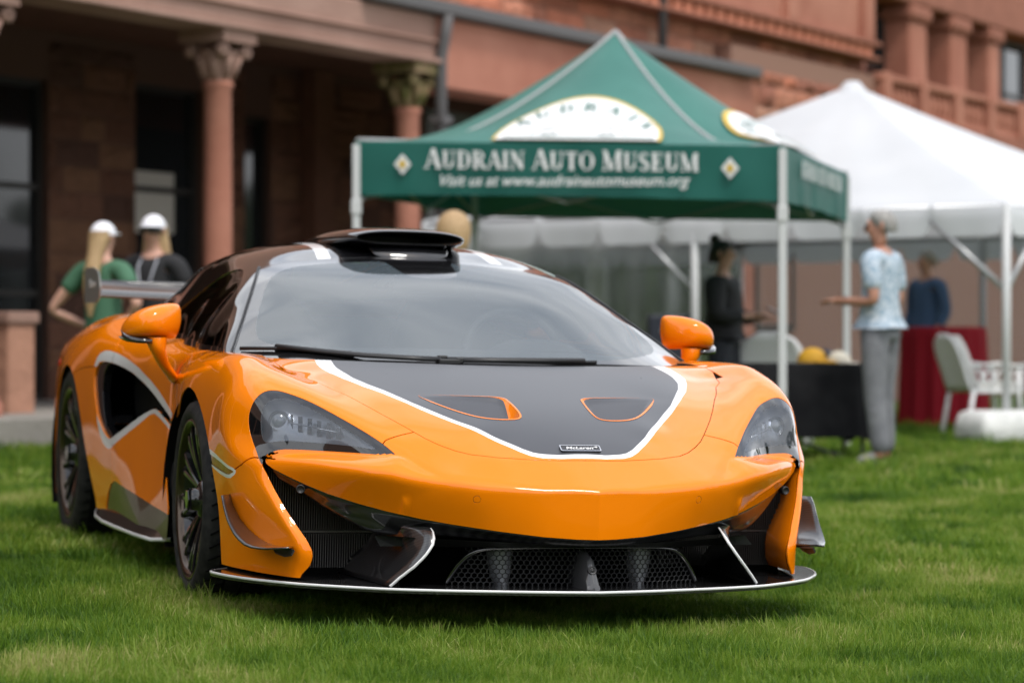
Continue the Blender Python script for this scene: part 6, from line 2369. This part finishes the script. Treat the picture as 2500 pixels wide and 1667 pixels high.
# ================================================================== PEOPLE
SKIN = noise_tint(mat('skin', (.52, .29, .21), .5, Subsurface_Weight=.08), 30, (.48, .26, .185), (.56, .32, .24))
SKIN2 = noise_tint(mat('skin_tanned', (.42, .20, .13), .5), 30, (.38, .18, .115), (.46, .23, .16))
HAIRB = noise_tint(mat('blonde_hair', (.45, .29, .14), .5), 40, (.33, .20, .09), (.55, .38, .20), stretch=(4, 4, .4), bump=.4, bdist=.01)
HAIRD = noise_tint(mat('dark_hair', (.015, .011, .010), .45), 40, (.010, .008, .008), (.03, .02, .018), stretch=(4, 4, .4))
HAIRG = noise_tint(mat('grey_hair', (.42, .41, .39), .6), 40, (.20, .19, .18), (.36, .35, .33))
CAPW = mat('cap_white', (.78, .78, .82), .7)

def skin_body(name, J, E_, m, parent=None, sub=2, **props):
    """J: {joint: (x, y, z, rx, ry)}; one continuous surface grown on the joints."""
    ks = list(J)
    ix = {k: i for i, k in enumerate(ks)}
    me = bpy.data.meshes.new(name)
    me.from_pydata([J[k][:3] for k in ks], [(ix[a], ix[b]) for a, b in E_], [])
    o = link(name, me, m, parent, **props)
    md = o.modifiers.new('skin', 'SKIN')
    md.use_smooth_shade = True
    md.branch_smoothing = .4
    for i, k in enumerate(ks):
        sv = me.skin_vertices[0].data[i]
        sv.radius = (J[k][3], J[k][4] if len(J[k]) > 4 else J[k][3])
        sv.use_root = (i == 0)
    s = o.modifiers.new('sub', 'SUBSURF')
    s.levels = s.render_levels = sub
    return o

def person(label, X, Y, rz, H, skin, pose, female):
    """Figure facing local -y; pose gives elbow, wrist and finger direction for each side."""
    k = H / 1.75
    sh = .185 if female else .215
    hp = .10 if female else .095
    J = {
        'pelvis': (0, 0, .95, .145 if female else .15, .105), 'waist': (0, .0, 1.10, .125 if female else .155, .10), 'chest': (0, .0, 1.30, .15 if female else .175, .115), 'collar': (0, .01, 1.44, .095, .075),
        'neck': (0, .01, 1.50, .052, .055), 'jaw': (0, -.022, 1.575, .058, .066), 'skull': (0, .0, 1.645, .072, .092), 'crown': (0, .005, 1.705, .058, .075)}
    E_ = [('pelvis', 'waist'), ('waist', 'chest'), ('chest', 'collar'), ('collar', 'neck'), ('neck', 'jaw'), ('jaw', 'skull'), ('skull', 'crown')]
    hy = pose.get('head', 0.0)
    J['nose'] = (.112 * math.sin(hy), -.112 * math.cos(hy), 1.615, .011, .015)
    J['jaw'] = (.022 * math.sin(hy), -.022 * math.cos(hy), 1.575, .062, .064)
    E_.append(('skull', 'nose'))
    for s, sg in (('l', 1), ('r', -1)):
        st = pose.get('stance', (0, 0))[0 if sg > 0 else 1]
        J['hip' + s] = (hp * sg, .0, .90, .088, .095)
        J['knee' + s] = (.105 * sg, -.015 + st * .5, .50, .060, .062)
        J['ankle' + s] = (.11 * sg, .02 + st, .085, .040, .042)
        J['toe' + s] = (.125 * sg, -.15 + st, .035, .038, .030)
        E_ += [('pelvis', 'hip' + s), ('hip' + s, 'knee' + s), ('knee' + s, 'ankle' + s), ('ankle' + s, 'toe' + s)]
        J['shoulder' + s] = (sh * sg, .01, 1.40, .058, .060)
        el, wr, fd, up = pose[s]
        J['elbow' + s] = (*el, .041, .041)
        J['wrist' + s] = (*wr, .027, .027)
        fd = Vector(fd).normalized()
        sd_ = fd.cross(Vector(up)).normalized()
        palm = Vector(wr) + fd * .06
        J['palm' + s] = (*palm, .034, .020)
        E_ += [('collar', 'shoulder' + s), ('shoulder' + s, 'elbow' + s), ('elbow' + s, 'wrist' + s), ('wrist' + s, 'palm' + s)]
        upv = Vector(up).normalized()
        for i, (off, ln) in enumerate(((-.030, .068), (-.010, .078), (.010, .074), (.028, .058))):
            b = palm + fd * .022 + sd_ * off
            J['k%d' % i + s] = (*(b + fd * .012), .0095, .0095)
            J['m%d' % i + s] = (*(b + fd * (.012 + ln * .55) - upv * .010), .0085, .0085)
            J['t%d' % i + s] = (*(b + fd * (.012 + ln * .90) - upv * .030), .0072, .0072)
            E_ += [('palm' + s, 'k%d' % i + s), ('k%d' % i + s, 'm%d' % i + s), ('m%d' % i + s, 't%d' % i + s)]
        b = palm - fd * .02 - sd_ * .036 * (1 if sg < 0 else 1)
        J['th0' + s] = (*b, .011, .011)
        J['th1' + s] = (*(b + fd * .035 - sd_ * .018 + upv * .004), .009, .009)
        E_ += [('palm' + s, 'th0' + s), ('th0' + s, 'th1' + s)]
    J = {a: tuple(v * k for v in b) for a, b in J.items()}
    body = skin_body('person', J, E_, skin, None, label=label, category='person')
    body.location = (X, Y, gz(X, Y))
    body.rotation_euler = (0, 0, rz)
    def part(name, m, keys, edges, grow, over=None):
        JJ = {}
        for q in keys:
            v = list(J[q])
            g = grow.get(q, grow.get('*', .012)) if isinstance(grow, dict) else grow
            v[3] += g
            v[4] += g
            JJ[q] = tuple(v)
        for q, v in (over or {}).items():
            JJ[q] = tuple(a * k for a in v)
        return skin_body(name, JJ, edges, m, body)
    # eyes and ears, small
    for sg in (1, -1):
        t = MB().lathe([(.0001, -.011), (.008, -.008), (.011, 0), (.008, .008), (.0001, .011)], n=10)
        MB().add([(v[0] + .028 * sg * 1.0, v[1] - .083, v[2] + 1.638) for v in t.V], t.F, True).build('eye', mat('eye_dark', (.03, .02, .015), .2) if 'eye_dark' not in bpy.data.materials else bpy.data.materials['eye_dark'], body).scale = (k,) * 3
        t = MB().lathe([(.0001, -.010), (.016, -.006), (.020, .002), (.012, .008), (.0001, .004)], axis='x', n=12)
        MB().add([(v[0] + .077 * sg, v[1] * .7 + .01, v[2] * 1.6 + 1.635) for v in t.V], t.F, True).build('ear', skin, body).scale = (k,) * 3
    MB().add([(-.024, -.090, 1.578), (0, -.097, 1.581), (.024, -.090, 1.578), (0, -.095, 1.572)], [(0, 1, 2, 3)]).build('mouth', mat('lip_red', (.35, .12, .10), .5) if 'lip_red' not in bpy.data.materials else bpy.data.materials['lip_red'], body).scale = (k,) * 3
    for c_ in children(body):
        if c_.name.split('.')[0] in ('eye', 'ear', 'mouth'):
            c_.rotation_euler = (0, 0, hy)
    return body, J, part, k

def trousers(part, m, J, wide=.018, low=.03):
    over = {}
    ks = ['pelvis', 'hipl', 'hipr', 'kneel', 'kneer', 'anklel', 'ankler']
    return part('trousers', m, ks, [('pelvis', 'hipl'), ('pelvis', 'hipr'), ('hipl', 'kneel'), ('hipr', 'kneer'), ('kneel', 'anklel'), ('kneer', 'ankler')], {'*': wide, 'anklel': low, 'ankler': low, 'pelvis': -.022})
def shoes(part, m):
    for s in 'lr':
        part('shoe', m, ['ankle' + s, 'toe' + s], [('ankle' + s, 'toe' + s)], .012)
def shirt(part, m, J, k, sleeve, grow=.016, drop=.0, name='shirt'):
    """sleeve = how far towards (<=1) or past (<=2) the elbow the sleeve reaches."""
    ks = ['waist', 'pelvis', 'chest', 'collar', 'shoulderl', 'shoulderr']
    E_ = [('waist', 'pelvis'), ('waist', 'chest'), ('chest', 'collar'), ('collar', 'shoulderl'), ('collar', 'shoulderr')]
    over = {}
    for s in 'lr':
        a, b, c = Vector(J['shoulder' + s][:3]), Vector(J['elbow' + s][:3]), Vector(J['wrist' + s][:3])
        if sleeve <= 1:
            e = a.lerp(b, sleeve)
            over['cuff' + s] = tuple(v / k for v in (*e, J['elbow' + s][3] + .026, J['elbow' + s][4] + .026))
            E_.append(('shoulder' + s, 'cuff' + s))
        else:
            ks.append('elbow' + s)
            e = b.lerp(c, sleeve - 1)
            over['cuff' + s] = tuple(v / k for v in (*e, J['wrist' + s][3] + .018, J['wrist' + s][4] + .018))
            E_ += [('shoulder' + s, 'elbow' + s), ('elbow' + s, 'cuff' + s)]
    sh = part(name, m, ks, E_, {'*': grow, 'collar': .006, 'pelvis': .020 + drop, 'waist': grow + .008}, over)
    return sh
def blob(name, m, body, k, rows):
    return MB().grid([[(x * k, y * k, z * k) for x, y, z in r] for r in rows], closed=True).build(name, m, body, sub=1)
def ring(z, rx, ry, cy=0.0, n=16, a0=0.0): return [(rx * math.cos(t), cy + ry * math.sin(t), z) for t in np.linspace(0, 2 * math.pi, n + 1)[:-1]]
def hair_cap(body, m, k, low=1.60, puff=.0, back=.02):
    rows = [ring(1.752, .012, .014, .012), ring(1.742, .045, .055, .012), ring(1.715, .072 + puff, .090 + puff, .014), ring(1.675, .083 + puff, .098 + puff, .020), ring(1.63, .082 + puff, .085 + puff, .035 + back), ring(low, .066 + puff, .055 + puff, .055 + back)]
    return blob('hair', m, body, k, rows)
def head_cap(body, m, k, tilt=0.0):
    rows = []
    for f in np.linspace(0, 1, 8):
        a = f * math.pi / 2
        rows.append([(.089 * math.cos(a) * math.cos(t), .006 + .106 * math.cos(a) * math.sin(t), 1.655 + .098 * math.sin(a)) for t in np.linspace(0, 2 * math.pi, 21)[:-1]])
    o = MB().grid([[(x * k, y * k, z * k) for x, y, z in r] for r in rows], closed=True).build('cap_crown', m, body)
    rows = []
    for g in np.linspace(-1, 1, 11):
        x0 = .084 * math.sin(g * 1.15)
        rows.append([(x0 * k, (-.095 * math.cos(g * 1.15)) * k, 1.668 * k), (x0 * k * 1.05, (-.095 * math.cos(g * 1.15) - .045 * math.cos(g * 1.3)) * k, 1.668 * k), (x0 * k, (-.095 * math.cos(g * 1.15) - .080 * math.cos(g * 1.4)) * k, 1.662 * k)])
    MB().grid(rows).build('cap_peak', m, o, solid=.004)
    return o

BLACKT = mat('black_polo', (.014, .014, .016), .8)
GREENT = mat('green_shirt', (.055, .15, .085), .8)
GREYT = noise_tint(mat('grey_trousers', (.17, .175, .19), .85), 8, (.14, .145, .16), (.20, .205, .22), bump=.5, bscale=7, bdist=.03)
BLUES = noise_tint(mat('blue_print_shirt', (.38, .50, .60), .8), 38, (.26, .36, .45), (.52, .58, .64), lo=.42, hi=.58, detail=2, bump=.35, bscale=6, bdist=.03)
NAVYT = mat('dark_trousers', (.02, .022, .03), .8)
SHOE = mat('shoe_grey', (.30, .29, .28), .7)
SHOED = mat('shoe_dark', (.03, .03, .03), .6)
# 1: woman in green seen from behind, hand on hip
b1, J1, p1, k1 = person('woman in a green T-shirt and white cap seen from behind with long blonde hair', (238 - 1176) / 6141 * 18.1, 18.1, R_(150), 1.66, SKIN,
    {'l': ((.40, .10, 1.12), (.24, -.06, 1.02), (-.5, -.6, -.3), (0, 0, 1)), 'r': ((-.40, .12, 1.16), (-.20, .03, 1.00), (.6, -.5, -.2), (0, 0, 1))}, True)
shirt(p1, GREENT, J1, k1, .55)
trousers(p1, NAVYT, J1)
shoes(p1, SHOE)
head_cap(b1, CAPW, k1)
blob('hair', HAIRB, b1, k1, [ring(1.68, .085, .080, .035), ring(1.62, .084, .072, .05), ring(1.55, .066, .058, .075), ring(1.47, .056, .05, .11), ring(1.36, .066, .046, .14), ring(1.24, .058, .036, .15), ring(1.14, .036, .022, .15), ring(1.07, .012, .010, .15)])
# 2: woman in black polo facing us
b2, J2, p2, k2 = person('woman in a black polo shirt with white cap and dark sunglasses facing the camera', (352 - 1176) / 6141 * 18.8, 18.8, R_(-18), 1.735, SKIN,
    {'l': ((.30, .03, 1.13), (.24, -.16, .98), (-.2, -.6, -.5), (0, 0, 1)), 'r': ((-.30, .03, 1.13), (-.26, -.12, .95), (.1, -.5, -.7), (0, 0, 1))}, True)
shirt(p2, BLACKT, J2, k2, .62)
trousers(p2, NAVYT, J2)
shoes(p2, SHOED)
head_cap(b2, CAPW, k2)
blob('hair', HAIRB, b2, k2, [ring(1.68, .085, .078, .040), ring(1.60, .094, .068, .048), ring(1.52, .108, .058, .055), ring(1.44, .120, .052, .060), ring(1.36, .105, .040, .062), ring(1.31, .05, .02, .062)])
MB().grid([[(x * k2, y * k2, 1.655 * k2), (x * k2, y * k2 - .004, 1.638 * k2), (x * .96 * k2, y * k2, 1.618 * k2)] for x, y in ((-.076, -.03), (-.068, -.072), (-.04, -.096), (-.008, -.102), (.008, -.102), (.04, -.096), (.068, -.072), (.076, -.03))]).build('sunglasses', mat('lens_black', (.01, .01, .012), .1), b2, solid=.006)
MB().tube([(-.06 * k2, -.02, 1.47 * k2), (-.065 * k2, -.115, 1.38 * k2), (-.03 * k2, -.155, 1.22 * k2), (.0, -.16, 1.15 * k2), (.03 * k2, -.155, 1.22 * k2), (.065 * k2, -.115, 1.38 * k2), (.06 * k2, -.02, 1.47 * k2)], .008, 6).build('lanyard', mat('lanyard_grey', (.35, .36, .40), .6), b2)
# 3: person hidden behind the roof scoop, only tousled hair shows
b3, J3, p3, k3 = person('person with tousled blonde hair standing behind the roof scoop', (1043 - 1176) / 6141 * 17.2, 17.2, R_(170), 1.68, SKIN,
    {'l': ((.28, .03, 1.12), (.25, -.10, .92), (0, -.3, -1), (1, 0, 0)), 'r': ((-.28, .03, 1.12), (-.25, -.10, .92), (0, -.3, -1), (-1, 0, 0))}, True)
shirt(p3, BLACKT, J3, k3, .6)
trousers(p3, NAVYT, J3)
shoes(p3, SHOED)
blob('hair', HAIRB, b3, k3, [ring(1.765, .02, .03, .01), ring(1.75, .07, .08, .01), ring(1.70, .115, .118, .012), ring(1.63, .125, .12, .03), ring(1.55, .12, .09, .05), ring(1.48, .10, .05, .06), ring(1.44, .04, .02, .06)])
# 4: woman in black jacket, in profile, holding a phone
X4, Y4 = (1662 - 1176) / 6141 * 20.2, 20.2
b4, J4, p4, k4 = person('woman in a black jacket with dark hair in a bun holding a phone', X4, Y4, R_(68), 1.62, SKIN,
    {'l': ((.27, -.02, 1.12), (.16, -.26, 1.11), (-.25, -1, .12), (0, 0, 1)), 'r': ((-.27, -.02, 1.12), (-.14, -.27, 1.13), (.25, -1, .15), (0, 0, 1))}, True)
shirt(p4, BLACKT, J4, k4, 1.85, grow=.045, drop=.03, name='jacket')
trousers(p4, NAVYT, J4, .03, .035)
shoes(p4, SHOED)
hair_cap(b4, HAIRD, k4, low=1.565)
blob('hair_bun', HAIRD, b4, k4, [ring(1.80, .015, .015, .075), ring(1.79, .038, .038, .075), ring(1.755, .052, .052, .075), ring(1.72, .042, .042, .07), ring(1.70, .02, .02, .06)])
MB().grid([[(x * k4, y * k4, z * k4) for z in (.55, .75, .93)] for x, y in ((.165, -.02), (.168, .02))]).build('trouser_stripe', mat('stripe_red', (.30, .02, .02), .7), b4, solid=.006)
pw = b4.matrix_world
Mloc = Matrix.Translation((X4, Y4, gz(X4, Y4))) @ Matrix.Rotation(R_(68), 4, 'Z')
ph = Mloc @ Vector((.02 * k4, -.43 * k4, 1.165 * k4))
pho = empty('phone', 'phone in a dark red case held in front of the black-jacketed woman', 'phone', ph, R_(68))
MB().box((0, 0, 0), (.075, .15, .010), Matrix.Rotation(R_(24), 3, 'X')).build('phone_case', mat('case_red', (.12, .02, .025), .4), pho, bevel=.004)
MB().box((0, -.002, .0068), (.066, .138, .0015), Matrix.Rotation(R_(24), 3, 'X')).build('screen', GLOSS, pho)
# 5: man in pale blue shirt, seen from behind the side
X5, Y5 = (2022 - 1176) / 6141 * 18.0, 18.0
b5, J5, p5, k5 = person('grey-haired man in a pale blue patterned shirt and grey trousers in profile', X5, Y5, R_(-120), 1.735, SKIN2,
    {'l': ((.27, .07, 1.12), (.21, -.20, 1.13), (-.25, -.95, .05), (0, 0, 1)), 'r': ((-.25, .04, 1.12), (-.08, -.15, 1.12), (.6, -.6, .1), (0, 0, 1)), 'stance': (.03, -.02), 'head': R_(22)}, False)
shirt(p5, BLUES, J5, k5, .78, grow=.022, drop=.012)
trousers(p5, GREYT, J5, .020, .026)
shoes(p5, SHOE)
hair_cap(b5, HAIRG, k5, low=1.60, puff=-.001, back=.004).rotation_euler = (0, 0, R_(22))
w5 = Vector(J5['wristl'][:3])
MB().tube([w5 + Vector((.0, .03, .0)), w5 + Vector((0, .045, 0))], .034, 14).build('wrist_watch', mat('watch_dark', (.03, .03, .035), .4), b5)

# 6: someone in blue beyond the clear wall
b6, J6, p6, k6 = person('person in a blue top standing inside the marquee behind the red table', (2128 - 1176) / 6141 * 27.2, 27.2, R_(-60), 1.78, SKIN,
    {'l': ((.28, .03, 1.12), (.25, -.10, .92), (0, -.3, -1), (1, 0, 0)), 'r': ((-.28, .03, 1.12), (-.25, -.10, .92), (0, -.3, -1), (-1, 0, 0))}, False)
shirt(p6, mat('blue_top', (.06, .12, .24), .8), J6, k6, 1.7)
trousers(p6, NAVYT, J6)
shoes(p6, SHOED)
hair_cap(b6, HAIRG, k6, low=1.60)

hx, hy_ = -17.0, -20.0
oh = empty('shingled_house', 'shingled house across the lawn, seen only mirrored in the car paint', 'house', (hx, hy_, 0), R_(38))
MB().box((0, 0, 3.2), (11, 8, 6.4)).build('wall', mat('shingle_brown', (.12, .09, .07), .8), oh)
MB().prism([(-4.6, 6.4), (4.6, 6.4), (0, 10.2)], 'x', -5.8, 5.8).build('roof', mat('roof_slate', (.06, .06, .065), .7), oh)
for i in range(4):
    for z in (1.9, 4.6):
        w_ = MB().box((-4.0 + i * 2.7, 4.03, z), (1.3, .10, 1.7)).build('window', mat('house_trim', (.75, .75, .73), .5) if 'house_trim' not in bpy.data.materials else bpy.data.materials['house_trim'], oh)
        MB().box((-4.0 + i * 2.7, 4.09, z), (1.1, .04, 1.5)).build('pane', mat('house_pane', (.45, .48, .5), .05, coat=1.0) if 'house_pane' not in bpy.data.materials else bpy.data.materials['house_pane'], w_)  # pale pane colour stands in for bright sky mirrored in the glass

# ------------------------------------------------------------------ trees across the road behind the viewer (seen only in the paint)
r9 = np.random.default_rng(11)
V, F = [], []
for i in range(2600):
    a = r9.uniform(-2.6, 2.6) - math.pi / 2
    d = r9.uniform(58, 74)
    h = (7.0 + 3.0 * math.sin(a * 5) + 1.5 * math.sin(a * 13)) * r9.uniform(.05, 1) ** .6
    c = Vector((d * math.cos(a), d * math.sin(a), h))
    s = r9.uniform(.6, 1.6)
    q = Matrix.Rotation(r9.uniform(0, 6.28), 3, 'Z') @ Matrix.Rotation(r9.uniform(-.9, .9), 3, 'X')
    b = len(V)
    for u, v in ((-1, -.7), (.2, -1), (1, .2), (.1, 1), (-.9, .5)):
        V.append(c + q @ Vector((u * s, .15 * s * u * v, v * s)))
    F.append((b, b + 1, b + 2, b + 3, b + 4))
me = bpy.data.meshes.new('far_trees')
me.from_pydata(V, [], F)
link('far_trees', me, noise_tint(mat('far_leaves', (.05, .08, .03), .8), .2, (.03, .05, .018), (.07, .10, .04)), kind='stuff')
